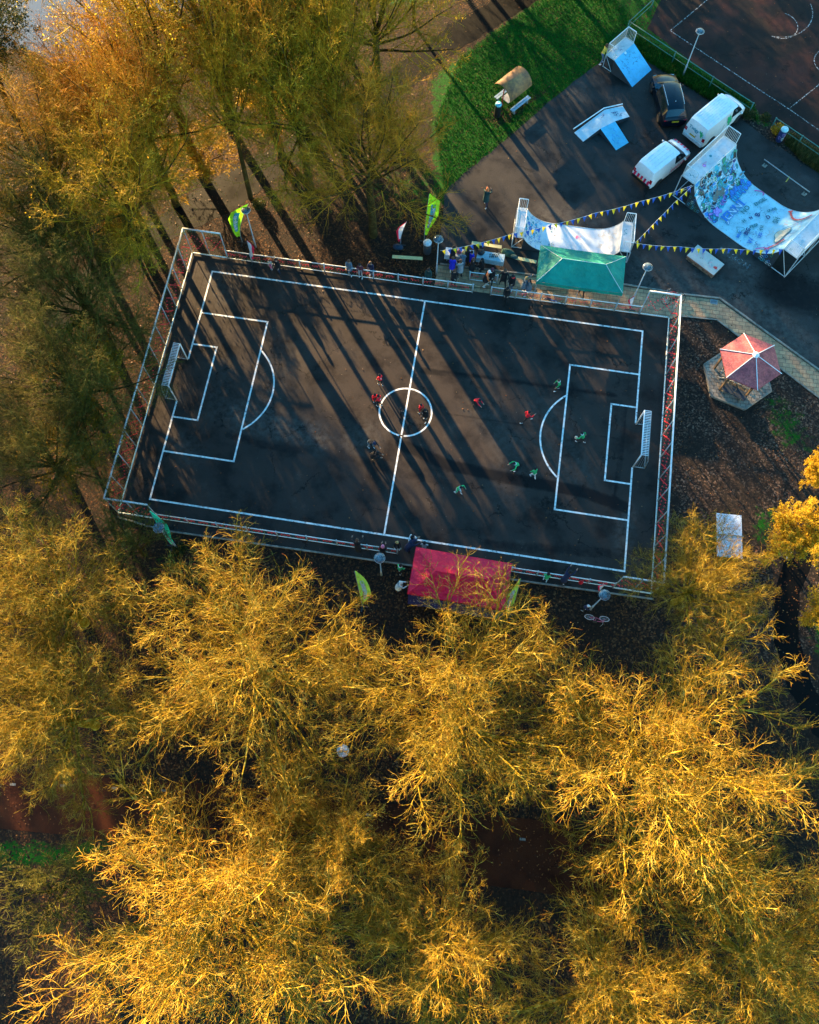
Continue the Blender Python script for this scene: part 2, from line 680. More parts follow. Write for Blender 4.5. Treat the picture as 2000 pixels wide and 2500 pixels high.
court_poly = [(-16.5, 9.66), (-16.5, -9.8), (-13.5, -10.2), (0, -10.05), (16.6, -9.8), (16.6, 9.66)]
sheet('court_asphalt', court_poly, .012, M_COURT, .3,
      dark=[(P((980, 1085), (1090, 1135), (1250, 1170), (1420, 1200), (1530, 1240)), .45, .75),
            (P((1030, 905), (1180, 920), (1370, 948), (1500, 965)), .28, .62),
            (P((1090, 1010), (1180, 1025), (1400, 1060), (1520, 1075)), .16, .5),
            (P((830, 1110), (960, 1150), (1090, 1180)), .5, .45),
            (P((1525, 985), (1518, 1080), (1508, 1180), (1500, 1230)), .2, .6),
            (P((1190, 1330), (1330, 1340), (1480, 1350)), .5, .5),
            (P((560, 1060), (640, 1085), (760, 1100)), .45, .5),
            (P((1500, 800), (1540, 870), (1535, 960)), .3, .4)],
      dust=[(P((585, 1010), (680, 1040), (770, 1070)), 1.0, .8), (P((545, 900), (530, 1000)), .9, .35), (P((440, 1080), (470, 1110)), .8, .5),
            (P((520, 670), (545, 720)), .8, .5), (P((1180, 1000), (1250, 1100), (1240, 1200)), 1.2, .35),
            (P((1530, 1250), (1520, 1330)), .6, .7), (P((1330, 1000), (1400, 1150)), 1.5, .35), (P((860, 1080), (900, 1060)), 1.0, .5),
            (P((700, 860), (620, 1000)), 1.5, .3), (P((410, 960), (430, 975)), .5, .5), (P((470, 640), (440, 700)), .6, .5)])
sheet('skatepark_asphalt', ragged(P((1078, 560), (1086, 475), (1098, 452), (1162, 400), (1245, 335), (1322, 264), (1400, 200), (1435, 174), (1470, 150), (1530, 110),
                    (1584, 153), (1654, 198), (1723, 243), (1793, 278), (1852, 323), (1956, 396), (2100, 490), (2300, 700), (2300, 1125), (2000, 908),
                    (1755, 732.6), (1659, 721), (1530, 699), (1310, 676), (1070, 647))), .004, M_SKATE, .5,
      dark=[(P((1480, 300), (1560, 380), (1600, 470)), 1.0, .4), (P((1900, 700), (2100, 760)), 2.0, .6), (P((1560, 180), (1700, 300)), 1.5, .35),
            (P((1900, 480), (1990, 560)), 1.2, .3)],
      dust=[(P((1600, 700), (1700, 690), (1850, 750), (1960, 850)), 1.3, .75), (P((1780, 620), (1850, 680)), .7, .8), (P((1420, 170), (1410, 230)), .8, .5),
            (P((1330, 520), (1450, 530)), .8, .6), (P((1900, 420), (1960, 500)), .9, .35), (P((1290, 290), (1330, 320)), .5, .5),
            (P((1560, 640), (1560, 700)), .8, .6), (P((1280, 660), (1350, 640)), .6, .4)])
sheet('old_sports_court', ragged(P((1581, 70), (1640, -60), (1900, -200), (2300, 100), (2300, 560), (2060, 410), (1895, 300), (1840, 262)), .05), .004, M_COURT2)
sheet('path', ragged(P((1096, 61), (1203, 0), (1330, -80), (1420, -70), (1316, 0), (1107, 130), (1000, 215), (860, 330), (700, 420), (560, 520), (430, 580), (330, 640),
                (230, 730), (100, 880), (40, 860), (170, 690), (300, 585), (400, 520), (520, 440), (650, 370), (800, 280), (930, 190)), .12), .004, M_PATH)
sheet('paved_path', P((1060, 700), (1070, 647), (1310, 676), (1530, 699), (1659, 721), (1755, 732.6), (2000, 908), (2300, 1125), (2300, 1190), (2000, 969),
                      (1749, 777.5), (1659, 769)) + [(16.62, 9.68), (.2, 9.68)], .008, M_PAVE)
sheet('road', [(-70, -27.3), (-36, -26.6), (-18.9, -25.4), (-8, -24.3), (10.8, -23.3), (23.1, -23.9), (40, -24.5), (70, -26.5), (70, -29), (40, -27.4),
               (23.2, -26.9), (11.1, -26.9), (-8, -27.6), (-18, -28.3), (-36, -29.4), (-70, -30.2)][::-1], .008, M_ROAD)
sheet('path', ragged(P((1985, 1270), (1915, 1360), (1893, 1450), (1890, 1560), (1925, 1680), (1985, 1790), (2120, 1900), (2160, 1840), (1990, 1690),
                (1950, 1560), (1950, 1450), (1985, 1370), (2100, 1290))), .004, M_PATH)

# pond beyond the trees, top left
m, n, b = nt('pond_water')
b.inputs['Base Color'].default_value = (.10, .12, .14, 1)
b.inputs['Roughness'].default_value = .12
bp = N(n, 'ShaderNodeBump')
bp.inputs['Strength'].default_value = .15
L(n, noise(n, 3, 3, .6, objco(n)).outputs[0], bp.inputs['Height'])
L(n, bp.outputs[0], b.inputs['Normal'])
sheet('pond_water', P((-900, 100), (-100, 130), (60, 118), (130, 150), (210, 150), (260, 95), (360, 60), (470, 10), (620, -60), (700, -400), (-900, -400)), .006, m)

# kerbs
kb = MB()


def kerb_line(pts, w=.1, h=.1, mb=kb):
    for a, b_ in zip(pts[:-1], pts[1:]):
        a = Vector(a)
        b_ = Vector(b_)
        d = b_ - a
        mb.box(((a.x + b_.x) / 2, (a.y + b_.y) / 2, h / 2 - .02), (d.length - .004, w, h + .04), math.atan2(d.y, d.x))


kerb_line([(-16.4, -9.86), (-13.5, -10.26), (0, -10.11), (16.6, -9.86)])
kerb_line(P((1074, 645), (1310, 673), (1530, 696), (1659, 718), (1757, 729)))
kerb_line(P((1757, 729), (2000, 905), (2300, 1121)), .12)
kerb_line(P((1662, 772), (1750, 781), (2000, 972), (2300, 1194)), .08, .06)
struct(kb.build('kerb', M_KERB))

# court lines
ln = MB()
LW = .11
LZ = .017


def pline(a, b_, w=LW, mb=ln, z=LZ):
    a = Vector(a)
    b_ = Vector(b_)
    d = (b_ - a)
    p = Vector((-d.y, d.x)).normalized() * w / 2
    mb.add([(a.x - p.x, a.y - p.y, z), (b_.x - p.x, b_.y - p.y, z), (b_.x + p.x, b_.y + p.y, z), (a.x + p.x, a.y + p.y, z)], [(0, 1, 2, 3)])


def parc(c, r, a0, a1, n=40, w=LW, mb=ln, z=LZ):
    o = len(mb.v)
    for i in range(n + 1):
        t = math.radians(a0 + (a1 - a0) * i / n)
        for rr in (r - w / 2, r + w / 2):
            mb.v.append((c[0] + rr * math.cos(t), c[1] + rr * math.sin(t), z))
    for i in range(n):
        mb.f.append((o + 2 * i, o + 2 * i + 1, o + 2 * i + 3, o + 2 * i + 2))
        mb.m.append(0)


FA, FB, BD, BE, GD, GE, CRR = 14.762, 8.40, 4.572, 5.111, 1.65, 2.687, 1.689
h = LW / 2
pline((-FA - h, FB), (FA + h, FB))
pline((-FA - h, -FB), (FA + h, -FB))
pline((0, FB - h), (0, CRR + h))
pline((0, -CRR - h), (0, -FB + h))
pline((0, CRR - h), (0, -CRR + h))
for s in (-1, 1):
    x0 = s * FA
    pline((x0, FB - h), (x0, 1.55))
    pline((x0, -1.55), (x0, -FB + h))
    for (dd, ee) in ((BD, BE), (GD, GE)):
        x1 = x0 - s * dd
        pline((x0 - s * h, ee), (x1, ee))
        pline((x0 - s * h, -ee), (x1, -ee))
        pline((x1, ee + h), (x1, -ee - h))
# arcs in front of the boxes: through the measured points
pa, pb, pc = A2(638.1, 856.5), A2(669, 924.3), A2(591, 1048.7)


def circ3(a, b_, c):
    ax, ay, bx, by, cx, cy = *a, *b_, *c
    d = 2 * (ax * (by - cy) + bx * (cy - ay) + cx * (ay - by))
    ux = ((ax * ax + ay * ay) * (by - cy) + (bx * bx + by * by) * (cy - ay) + (cx * cx + cy * cy) * (ay - by)) / d
    uy = ((ax * ax + ay * ay) * (cx - bx) + (bx * bx + by * by) * (ax - cx) + (cx * cx + cy * cy) * (bx - ax)) / d
    return (ux, uy), math.hypot(ax - ux, ay - uy)


c0, r0 = circ3(pa, pb, pc)
parc(c0, r0, math.degrees(math.atan2(pc[1] - c0[1], pc[0] - c0[0])) + .6, math.degrees(math.atan2(pa[1] - c0[1], pa[0] - c0[0])) - .6)
pa, pb, pc = A2(1383.5, 965.3), A2(1319.2, 1064.5), A2(1361, 1166.2)
c0, r0 = circ3(pa, pb, pc)
a0 = math.degrees(math.atan2(pa[1] - c0[1], pa[0] - c0[0])) + .6
a1 = math.degrees(math.atan2(pc[1] - c0[1], pc[0] - c0[0])) % 360 - .6
parc(c0, r0, a0, a1)
parc((0, 0), CRR, 90, 265)
parc((0, 0), CRR, -85, 90)
struct(ln.build('court_lines', M_PAINT))

fl = MB()


def fpl(pts, w=.07, z=.009):
    q = P(*pts)
    for a, b_ in zip(q[:-1], q[1:]):
        pline(a, b_, w, fl, z)


fpl([(1636.5, 74.8), (1695.6, 26), (1740, -12)])
fpl([(1636.5, 74.8), (1817, 195), (1928.7, 268), (2060, 360)])
fpl([(1928.7, 264), (2060, 158)])
c_ = A2(1893, 22)
parc(c_, 2.9, -95, 20, 30, .07, fl, .0095)
c_ = A2(1905, 62)
parc(c_, 1.35, -110, 75, 24, .07, fl, .0095)
c_ = A2(2030, 152)
parc(c_, 1.3, 90, 270, 24, .07, fl, .0095)
struct(fl.build('old_court_lines', M_FADE))
rm = MB()
for (u, v) in ((32, 1915), (155, 1918), (280, 1924), (400, 1930), (655, 1950), (900, 1989), (1276, 2049)):
    p = at(u, v)
    rm.box((p.x, p.y, .010), (.32, .13, .006), .06)
struct(rm.build('road_markings', M_KERB))
# faded spray writing on the skatepark asphalt
tv, tf = text2d('MASSON', .62, .01)
a_, b_ = at(1840, 660), at(1745, 600)
ang = math.atan2(a_.y - b_.y, a_.x - b_.x)
mid = (a_ + b_) / 2
M2 = Matrix.Rotation(ang, 2)
struct(MB().add([(mid.x + (M2 @ Vector(p)).x, mid.y + (M2 @ Vector(p)).y, .009) for p in tv], tf).build('pavement_writing', mat_faded('faded_spray_paint', (.20, .24, .26), .52)))

# ================================================================== TREES
def unit(a):
    return a / (np.linalg.norm(a, axis=-1, keepdims=True) + 1e-9)


def grow(P_, R_, Lp, k, t0, t1, ang, lenf, radf, npts, up, wig, rng, lvar=.3, tpow=1.0, droop=0.0):
    """children of N parent strands (N, m, 3); returns child strands, start radii, lengths"""
    Np, m_, _ = P_.shape
    t = t0 + (t1 - t0) * ((np.arange(k)[None, :] + rng.random((Np, k))) / k)
    f = t * (m_ - 1)
    i0 = np.minimum(f.astype(int), m_ - 2)
    fr = (f - i0)[..., None]
    ar = np.arange(Np)[:, None]
    base = P_[ar, i0] * (1 - fr) + P_[ar, i0 + 1] * fr
    pd = unit(P_[ar, i0 + 1] - P_[ar, i0])
    rp = unit(rng.normal(size=(Np, k, 3)))
    golden = (np.arange(k)[None, :] * 2.4 + rng.random((Np, 1)) * 6.28 + rng.normal(size=(Np, k)) * .35)
    ref = np.where(np.abs(pd[..., 2:3]) < .9, np.array([0., 0, 1]), np.array([1., 0, 0]))
    u = unit(np.cross(pd, ref))
    w = np.cross(pd, u)
    perp = u * np.cos(golden)[..., None] + w * np.sin(golden)[..., None]
    a = np.radians(ang) * (1 + rng.normal(size=(Np, k)) * (.22 if np.isscalar(ang) else .08))
    d = unit(pd * np.cos(a)[..., None] + perp * np.sin(a)[..., None] + rp * .08)
    ln_ = Lp[:, None] * lenf * (1 - tpow * .45 * (t - t0) / (t1 - t0 + 1e-6)) * (1 + rng.uniform(-lvar, lvar, (Np, k)))
    rr = R_[:, None] * radf * (1 - .55 * t)
    Q = np.empty((Np * k, npts, 3))
    p = base.reshape(-1, 3)
    d = d.reshape(-1, 3)
    ln_ = ln_.reshape(-1)
    Q[:, 0] = p
    st = (ln_ / (npts - 1))[:, None]
    bend = rng.normal(size=d.shape) * wig * .6
    for j in range(1, npts):
        d = unit(d + np.array([0, 0, up - droop * j / npts]) / (npts - 1) + bend / (npts - 1) * 2 + rng.normal(size=d.shape) * wig)
        p = p + d * st
        Q[:, j] = p
    return Q, rr.reshape(-1), ln_


def tubes(Q, r0, r1f, k, tip=0.0):
    """(N, n, 3) strands -> verts, quads, tip attribute"""
    Nn, n, _ = Q.shape
    d = unit(Q[:, -1] - Q[:, 0])
    ref = np.where(np.abs(d[:, 2:3]) < .9, np.array([0., 0, 1]), np.array([1., 0, 0]))
    u = unit(np.cross(d, ref))
    w = np.cross(d, u)
    ta = np.arange(k) * 2 * PI / k
    ring = u[:, None, :] * np.cos(ta)[None, :, None] + w[:, None, :] * np.sin(ta)[None, :, None]
    fr = np.linspace(0, 1, n)
    rad = r0[:, None] * (1 - (1 - r1f) * fr[None, :])
    V = Q[:, :, None, :] + ring[:, None, :, :] * rad[:, :, None, None]
    base = (np.arange(Nn) * n * k)[:, None, None]
    i = np.arange(n - 1)[None, :, None] * k
    j = np.arange(k)[None, None, :]
    j2 = (j + 1) % k
    F = np.stack([base + i + j, base + i + j2, base + i + k + j2, base + i + k + j], -1).reshape(-1, 4)
    T = np.repeat(np.broadcast_to(tip * fr[None, :], (Nn, n)).reshape(-1), k)
    return V.reshape(-1, 3), F, T


def join(parts):
    vs, fs, ts = [], [], []
    o = 0
    for v, f, t in parts:
        vs.append(v)
        fs.append(f + o)
        ts.append(t)
        o += len(v)
    return np.concatenate(vs), np.concatenate(fs), np.concatenate(ts)


def leaf_quads(pts, size, rng):
    n = len(pts)
    u = unit(rng.normal(size=(n, 3)))
    w = unit(np.cross(u, rng.normal(size=(n, 3))))
    s = size * rng.uniform(.6, 1.3, (n, 1))
    V = np.stack([pts - u * s, pts + w * s * .55, pts + u * s, pts - w * s * .55], 1).reshape(-1, 3)
    F = np.arange(n * 4).reshape(-1, 4)
    return V, F


def tree_meshes(seed, kind):
    """returns (trunk data, branch data, leaf data or None) for a tree about 1 unit = real metres, H near 13"""
    rng = np.random.default_rng(seed)
    leafy = None
    if kind in ('wide', 'airy', 'high'):            # old broad lime seen from above
        H, Rt = 12.5, .27
        n = 7
        zf = {'wide': 3.4, 'airy': 6.0, 'high': 6.9}[kind]
        T = np.zeros((1, n, 3))
        T[0, :, 2] = np.linspace(-.2, zf + .6, n)
        T[0, :, :2] = np.cumsum(rng.normal(size=(n, 2)) * .06, 0)
        T[0, 0, :2] = 0
        nl = {'wide': 20, 'airy': 14, 'high': 18}[kind]
        a_max = {'wide': 84, 'airy': 66, 'high': 78}[kind]
        angs = a_max - (a_max - 12) * (np.arange(nl) / (nl - 1)) ** 1.25      # low limbs lie flat, the last ones stand up
        l1, r1, L1 = grow(T, np.array([Rt * 1.5]), np.array([1.0]), nl, .72 if kind == 'wide' else .8, 1.0, angs, 7.0, .44, 10, .40, .055, rng, .10, .1)
        l2, r2, L2 = grow(l1, r1, L1, 8, .14, .97, 34, .46, .50, 8, .12, .075, rng, .25, 1.0)
        l3, r3, L3 = grow(l2, r2, L2, 7 if kind != 'airy' else 6, .12, .98, 36, .48, .55, 6, .08, .12, rng, .3, .8)
        l4, r4, L4 = grow(l3, r3, L3, {'wide': 6, 'airy': 4, 'high': 5}[kind], .10, 1.0, 36, .78, .6, 6, .06, .17, rng, .4, .5)
        l5, r5, L5 = grow(l4, r4, L4, 2 if kind == 'wide' else 1, .2, .9, 42, .5, .75, 4, .03, .20, rng, .4, .3)
    elif kind == 'tall':          # upright tree with a visible trunk
        H, Rt = 16, .24
        n = 10
        T = np.zeros((1, n, 3))
        T[0, :, 2] = np.linspace(-.2, 12.8, n)
        T[0, :, :2] = np.cumsum(rng.normal(size=(n, 2)) * .12, 0)
        T[0, 0, :2] = 0
        l1, r1, L1 = grow(T, np.array([Rt * 1.5]), np.array([9.]), 15, .60, 1.0, 56, .78, .5, 9, .42, .09, rng, .2, .25)
        l2, r2, L2 = grow(l1, r1, L1, 11, .16, .98, 38, .44, .48, 7, .2, .12, rng, .3, 1.0)
        l3, r3, L3 = grow(l2, r2, L2, 7, .15, .99, 38, .47, .56, 5, .14, .13, rng, .3, .8)
        l4, r4, L4 = grow(l3, r3, L3, 4, .12, 1.0, 38, .58, .62, 4, .12, .16, rng, .4, .5)
        l5, r5, L5 = grow(l4, r4, L4, 1, .3, 1.0, 42, .6, .8, 3, .05, .2, rng, .4, .3)
    else:                         # 'small': open little tree / leafy tree
        H, Rt = 7, .10
        n = 6
        T = np.zeros((1, n, 3))
        T[0, :, 2] = np.linspace(-.1, 3.2, n)
        T[0, :, :2] = np.cumsum(rng.normal(size=(n, 2)) * .06, 0)
        T[0, 0, :2] = 0
        l1, r1, L1 = grow(T, np.array([Rt * 1.5]), np.array([3.]), 10, .3, 1.0, 42, 1.15, .55, 8, .4, .10, rng, .2, .3)
        l2, r2, L2 = grow(l1, r1, L1, 9, .15, .98, 42, .45, .5, 6, .2, .13, rng, .3, .9)
        l3, r3, L3 = grow(l2, r2, L2, 7, .15, .99, 42, .5, .6, 5, .12, .16, rng, .3, .8)
        l4, r4, L4 = grow(l3, r3, L3, 4, .12, 1.0, 44, .6, .7, 4, .1, .2, rng, .4, .5)
        l5, r5, L5 = l4[:0], r4[:0], L4[:0]
    r3 = np.maximum(r3, .014)
    r4 = np.clip(r4, .0092, .013)
    r5 = np.clip(r5, .0078, .0095)
    # root flare
    tv, tf, tt = tubes(T, np.array([Rt * 1.25]), .62, 10)
    l1v = tubes(l1, r1, .25, 7)
    trunk = join([(tv, tf, tt), l1v])
    if kind in ('wide', 'high'):
        a_ = np.concatenate([l4.reshape(-1, 3), l5.reshape(-1, 3)])
        rr_ = np.percentile(np.hypot(a_[:, 0], a_[:, 1]), 96)
        WIDE_R[seed] = (rr_, np.percentile(a_[:, 2], 97))
    parts = [tubes(l2, r2, .3, 5), tubes(l3, r3, .45, 4), tubes(l4, r4, .55, 3, .6)]
    if len(l5):
        parts.append(tubes(l5, r5, .6, 3, 1.0))
    br = join(parts)
    ends = np.concatenate([l4[:, 2:].reshape(-1, 3), l5.reshape(-1, 3)]) if len(l5) else l4[:, 1:].reshape(-1, 3)
    return trunk, br, ends, rng


M_GOLD = mat_bark('bark_gold', (.075, .040, .002), (.28, .17, .008), (.60, .46, .10), (.20, .045, .008))
M_OLIVE = mat_bark('bark_olive', (.15, .078, .002), (.38, .215, .006), (.60, .40, .05), (.12, .04, .01))
M_GREY = mat_bark('bark_grey_green', (.035, .032, .004), (.10, .085, .010), (.22, .18, .05), (.10, .04, .015))
M_RUST = mat_bark('bark_rust', (.17, .065, .003), (.42, .19, .008), (.62, .34, .05), (.20, .05, .012))
M_TRUNK = mat_bark('bark_dark_trunk', (.012, .009, .004), (.045, .032, .010), (.10, .075, .028), (.05, .03, .01))
M_LYEL = mat_leaf('yellow_leaves', [(0, (.40, .15, .01)), (.2, (.55, .30, .012)), (.6, (.66, .43, .015)), (1, (.72, .54, .06))], .4)
M_LOLV = mat_leaf('olive_leaves', [(0, (.20, .09, .004)), (.4, (.38, .22, .008)), (.75, (.54, .36, .02)), (1, (.52, .24, .02))], .4)
M_LGRN = mat_leaf('dark_green_leaves', [(0, (.012, .03, .006)), (.5, (.035, .05, .01)), (1, (.08, .07, .015))], .3)
M_LFEW = mat_leaf('withered_leaves', [(0, (.14, .04, .01)), (.5, (.22, .10, .015)), (1, (.25, .17, .03))], .35)

TREE = {}
WIDE_R = {}


def proto(key, seed, kind, bark, leaf=None, nleaf=0, lsize=.07):
    TREE[key] = dict(seed=seed, kind=kind, bark=bark, leaf=leaf, nleaf=nleaf, lsize=lsize, me=None)


proto('w1', 1, 'wide', M_GOLD, M_LFEW, 3500, .04)
proto('w2', 2, 'wide', M_GOLD, M_LFEW, 3500, .04)
proto('w3', 3, 'wide', M_GOLD, M_LFEW, 3500, .04)
proto('w4', 4, 'wide', M_GOLD, M_LFEW, 3500, .04)
proto('wo', 5, 'wide', M_OLIVE, M_LFEW, 300, .05)
proto('wa', 7, 'airy', M_OLIVE, M_LOLV, 900, .06)
proto('h1', 31, 'high', M_OLIVE, M_LOLV, 2500, .06)
proto('h2', 32, 'high', M_OLIVE, M_LYEL, 4500, .06)
proto('h3', 33, 'high', M_RUST, M_LFEW, 3000, .05)
proto('wg', 6, 'wide', M_GREY)
proto('t1', 11, 'tall', M_OLIVE, M_LOLV, 1500, .07)
proto('t2', 12, 'tall', M_OLIVE, M_LOLV, 5000, .08)
proto('t3', 13, 'tall', M_RUST, M_LFEW, 2500, .06)
proto('tg', 14, 'tall', M_GREY, M_LGRN, 26000, .09)
proto('ty', 15, 'tall', M_OLIVE, M_LYEL, 9000, .08)
proto('s1', 21, 'small', M_OLIVE, M_LYEL, 22000, .06)
proto('s4', 24, 'small', M_OLIVE, M_LOLV, 7000, .06)
proto('s5', 25, 'small', M_RUST, M_LYEL, 5000, .06)
proto('s2', 22, 'small', M_GREY)
proto('s3', 23, 'small', M_GREY, M_LGRN, 12000, .07)


def tree(key, base, s, sz, rot, name, label, group=None):
    pr = TREE[key]
    o = thing(name, label, 'tree', (base[0], base[1], 0), math.radians(rot), group)
    o.scale = (s, s, sz)
    if pr['me'] is None:
        trunk, br, ends, rng = tree_meshes(pr['seed'], pr['kind'])
        a = fast_mesh('trunk', trunk[0], trunk[1], pr['bark'] if key[0] == 'w' and key not in ('wg', 'wo', 'wa') else M_TRUNK, {'tip': trunk[2]}, o, True)
        b_ = fast_mesh('branches', br[0], br[1], pr['bark'], {'tip': br[2]}, o)
        ms = [('trunk', a.data), ('branches', b_.data)]
        if pr['leaf']:
            pk = ends[rng.integers(0, len(ends), pr['nleaf'])] + rng.normal(size=(pr['nleaf'], 3)) * .05
            lv, lf = leaf_quads(pk, pr['lsize'], rng)
            c = fast_mesh('leaves', lv, lf, pr['leaf'], None, o)
            ms.append(('leaves', c.data))
        pr['me'] = ms
    else:
        for nm, me in pr['me']:
            c = bpy.data.objects.new(nm, me)
            COL.objects.link(c)
            c.parent = o
    return o


CROWN_R = 5.8
GB = 'bare golden lime trees south of the court'
GN = 'trees on the wooded side north-west of the court'
# (proto, crown centre px, crown-centre height, horizontal scale, vertical scale, rotation, label)
BOT = [
    ('w1', (75, 1450), 7.5, 255, .90, 20, 'golden bare tree at the left edge just below the corner of the court'),
    ('w2', (100, 1745), 7.5, 235, .88, 200, 'golden bare tree at the left edge whose lower branches hang over the road'),
    ('w3', (590, 1605), 8.2, 300, 1.02, 95, 'broad golden bare tree left of the white lamp disc, below the long rail'),
    ('w4', (1125, 1745), 8.2, 285, 1.04, 310, 'broad golden bare tree reaching over the red gazebo'),
    ('w1', (1640, 1880), 8.4, 335, 1.08, 160, 'largest golden bare tree, right of centre, with thick forking limbs'),
    ('w2', (500, 2235), 8.2, 335, 1.08, 40, 'broad golden bare tree at the bottom left with a crown of radiating limbs'),
    ('w4', (810, 2075), 7.0, 180, .84, 120, 'narrower golden bare tree wedged between the bottom left tree and the road'),
    ('w3', (1085, 2350), 7.2, 200, .84, 250, 'thin golden bare tree at the bottom edge near the middle'),
    ('w2', (1540, 2450), 7.2, 235, .86, 285, 'golden bare tree cut by the bottom edge, right of the middle'),
    ('w4', (1915, 2375), 7.2, 225, .84, 10, 'golden bare tree in the bottom right corner'),
]
for i, (k, px, zc, s, sz, rot, lab) in enumerate(BOT):
    p = at(px[0], px[1], zc)
    s = s / 47.0 / CROWN_R
    tree(k, p, s, sz, rot, 'lime_tree', lab, GB)
p = at(1735, 1405, 6.5)
tree('w3', p, .62, .78, 60, 'lime_tree', 'golden bare tree with its branches over the white table tennis table', GB)
p = at(310, 1310, 3.6)
tree('s2', p, 1.0, .95, 60, 'young_tree', 'thin grey bare young tree below the bottom left corner of the court fence')
p = at(120, 2185, 3.0)
tree('s2', p, 1.15, .95, 200, 'young_tree', 'small bare young tree on the dark leaf ground in the bottom left')
p = at(1975, 1290, 3.6)
tree('s1', p, .80, .85, 0, 'yellow_leaved_tree', 'bright yellow leaved tree at the right edge beside the dark path', 'yellow leaved trees on the right')
p = at(2010, 1135, 3.2)
tree('s1', p, .50, .75, 100, 'yellow_leaved_tree', 'smaller yellow leaved tree at the right edge above the dark path', 'yellow leaved trees on the right')
p = at(2030, 1500, 3.2)
tree('s1', p, .60, .7, 220, 'yellow_leaved_tree', 'yellow leaved tree cut by the right edge below the path bend', 'yellow leaved trees on the right')

NW = [
    # key, base px (ground), scale, zscale, rot, label
    ('h1', (372, 658), .92, .88, 30, 'bare tree with a pale trunk beside the top left corner of the court fence'),
    ('h2', (475, 400), 1.10, 1.15, 0, 'tall dark trunked tree with shining yellow leaves near the pond'),
    ('h1', (612, 482), .55, .98, 50, 'slender tree with its trunk foot just above the green banner by the top rail'),
    ('h3', (912, 575), .90, .88, 140, 'tree standing closest above the top rail, between the two red and white flags'),
    ('h1', (762, 480), .92, .98, 230, 'tree with mossy branches behind the top rail, halfway between the banners'),
    ('h2', (720, 290), 1.1, 1.15, 300, 'yellow green tree in the second row behind the top rail'),
    ('h1', (560, 310), 1.0, 1.15, 120, 'olive tree in the second row, right of the tree with shining yellow leaves'),
    ('h2', (925, 300), .85, 1.05, 75, 'pale green and yellow tree at the edge of the lawn'),
    ('h3', (300, 390), .85, .74, 10, 'rust coloured tree at the pond bank'),
    ('tg', (60, 330), .80, .72, 80, 'dark green leafed tree on the pond bank in the top left corner'),
    ('wg', (240, 1015), .82, .90, 70, 'grey green bare tree on the left edge beside the court'),
    ('wg', (255, 815), .84, .92, 190, 'grey green bare tree left of the grey path'),
    ('wg', (175, 1180), .72, .80, 280, 'dark grey green bare tree on the left edge, lowest beside the court'),
    ('h3', (215, 575), .90, .85, 160, 'shaded brown tree on the left edge above the grey path'),
    ('h1', (830, 120), 1.15, 1.2, 20, 'golden tree in the row at the top edge, left of the dark path'),
    ('h2', (640, 150), 1.15, 1.2, 190, 'golden leaved tree at the top edge between the pond and the dark path'),
    ('wo', (330, 520), .85, 1.0, 250, 'bare olive tree left of the tall dark trunked tree'),
    ('h3', (690, 400), .85, 1.05, 100, 'rusty twigged tree between the slender tree and the mossy tree'),
    ('h1', (850, 430), .80, 1.0, 220, 'olive twigged tree between the closest tree by the rail and the lawn'),
    ('h3', (430, 500), .85, .98, 100, 'rusty brown tree over the grey path, near the court corner'),
    ('s4', (500, 425), 1.1, .58, 20, 'low twiggy tree beside the grey path between two taller trunks'),
    ('s5', (655, 320), 1.15, .62, 90, 'low golden leaved tree behind the slender tree with the green banner'),
    ('s4', (800, 320), 1.1, .65, 170, 'low olive leaved tree behind the mossy tree'),
    ('s5', (330, 610), 1.0, .85, 260, 'low rusty twigged tree over the grey path left of the court corner'),
    ('s4', (265, 950), 1.1, .85, 310, 'low olive leaved tree just left of the middle of the left fence'),
    ('s4', (215, 1110), 1.15, .85, 40, 'low olive leaved tree left of the bottom part of the left fence'),
    ('s5', (760, 200), 1.3, 1.0, 130, 'low golden leaved tree beside the path near the top edge'),
    ('tg', (1010, 60), .42, .5, 30, 'low dark green leafed tree beside the dark path at the top edge'),
    ('wg', (185, 690), .90, .95, 15, 'shaded grey green tree at the left edge below the dark green leafed tree'),
]
for k, px, s, sz, rot, lab in NW:
    p = at(*px)
    tree(k, p, s, sz, rot, 'woodland_tree', lab, GN)
# the wood goes on beyond the frame and throws its shade on the skatepark
OUT = [(-4, 43, .8, 'wo'), (2.5, 44, .9, 'wo'), (8, 46, .9, 'wo'), (-9, 52, 1.0, 't1'), (-3, 58, .95, 't2'), (-17, 57, 1.0, 't1'), (4, 53, .9, 'wo'), (-27, 50, 1.0, 't2'), (9, 62, .95, 'wo'),
       (-45, 10, 1.0, 'wo'), (-47, 22, 1.0, 't1'), (-40, -4, 1., 'wo')]
for i, (x, y, s, k) in enumerate(OUT):
    tree(k, (x, y), s, s, 37 * i, 'woodland_tree', 'woodland tree of the row outside the picture that shades the skatepark', 'shade trees outside the picture')

# ------------------------------------------------------------------ fallen leaves, lawn and verge plants
rng = np.random.default_rng(5)
n = 26000
px = rng.uniform(-60, 2060, n * 3)
py = rng.uniform(-20, 2520, n * 3)
d0 = np.array([[CR[i][j] for j in range(3)] for i in range(3)])
dd = np.stack([(px - 1000) / CF, -(py - 1250) / CF, -np.ones_like(px)], -1) @ d0.T
sc_ = -CH / dd[:, 2]
X = CX + dd[:, 0] * sc_
Y = CY + dd[:, 1] * sc_
clump = np.sin(X * 1.3 + np.sin(Y * .9) * 2) * np.cos(Y * 1.1 + np.cos(X * .7) * 2)
onhard = in_poly(X, Y, [(-16.6, 9.8), (-16.6, -9.8), (16.6, -9.8), (16.6, 9.8)]) | in_poly(X, Y, P((1086, 475), (1322, 264), (1584, 153), (2100, 490), (2300, 1125), (1755, 777), (1060, 700)))
onhard |= in_poly(X, Y, P((1075, 500), (1075, 60), (1316, 0), (1500, -100), (2300, -100), (2300, 600), (1840, 262), (1584, 153), (1322, 264)))
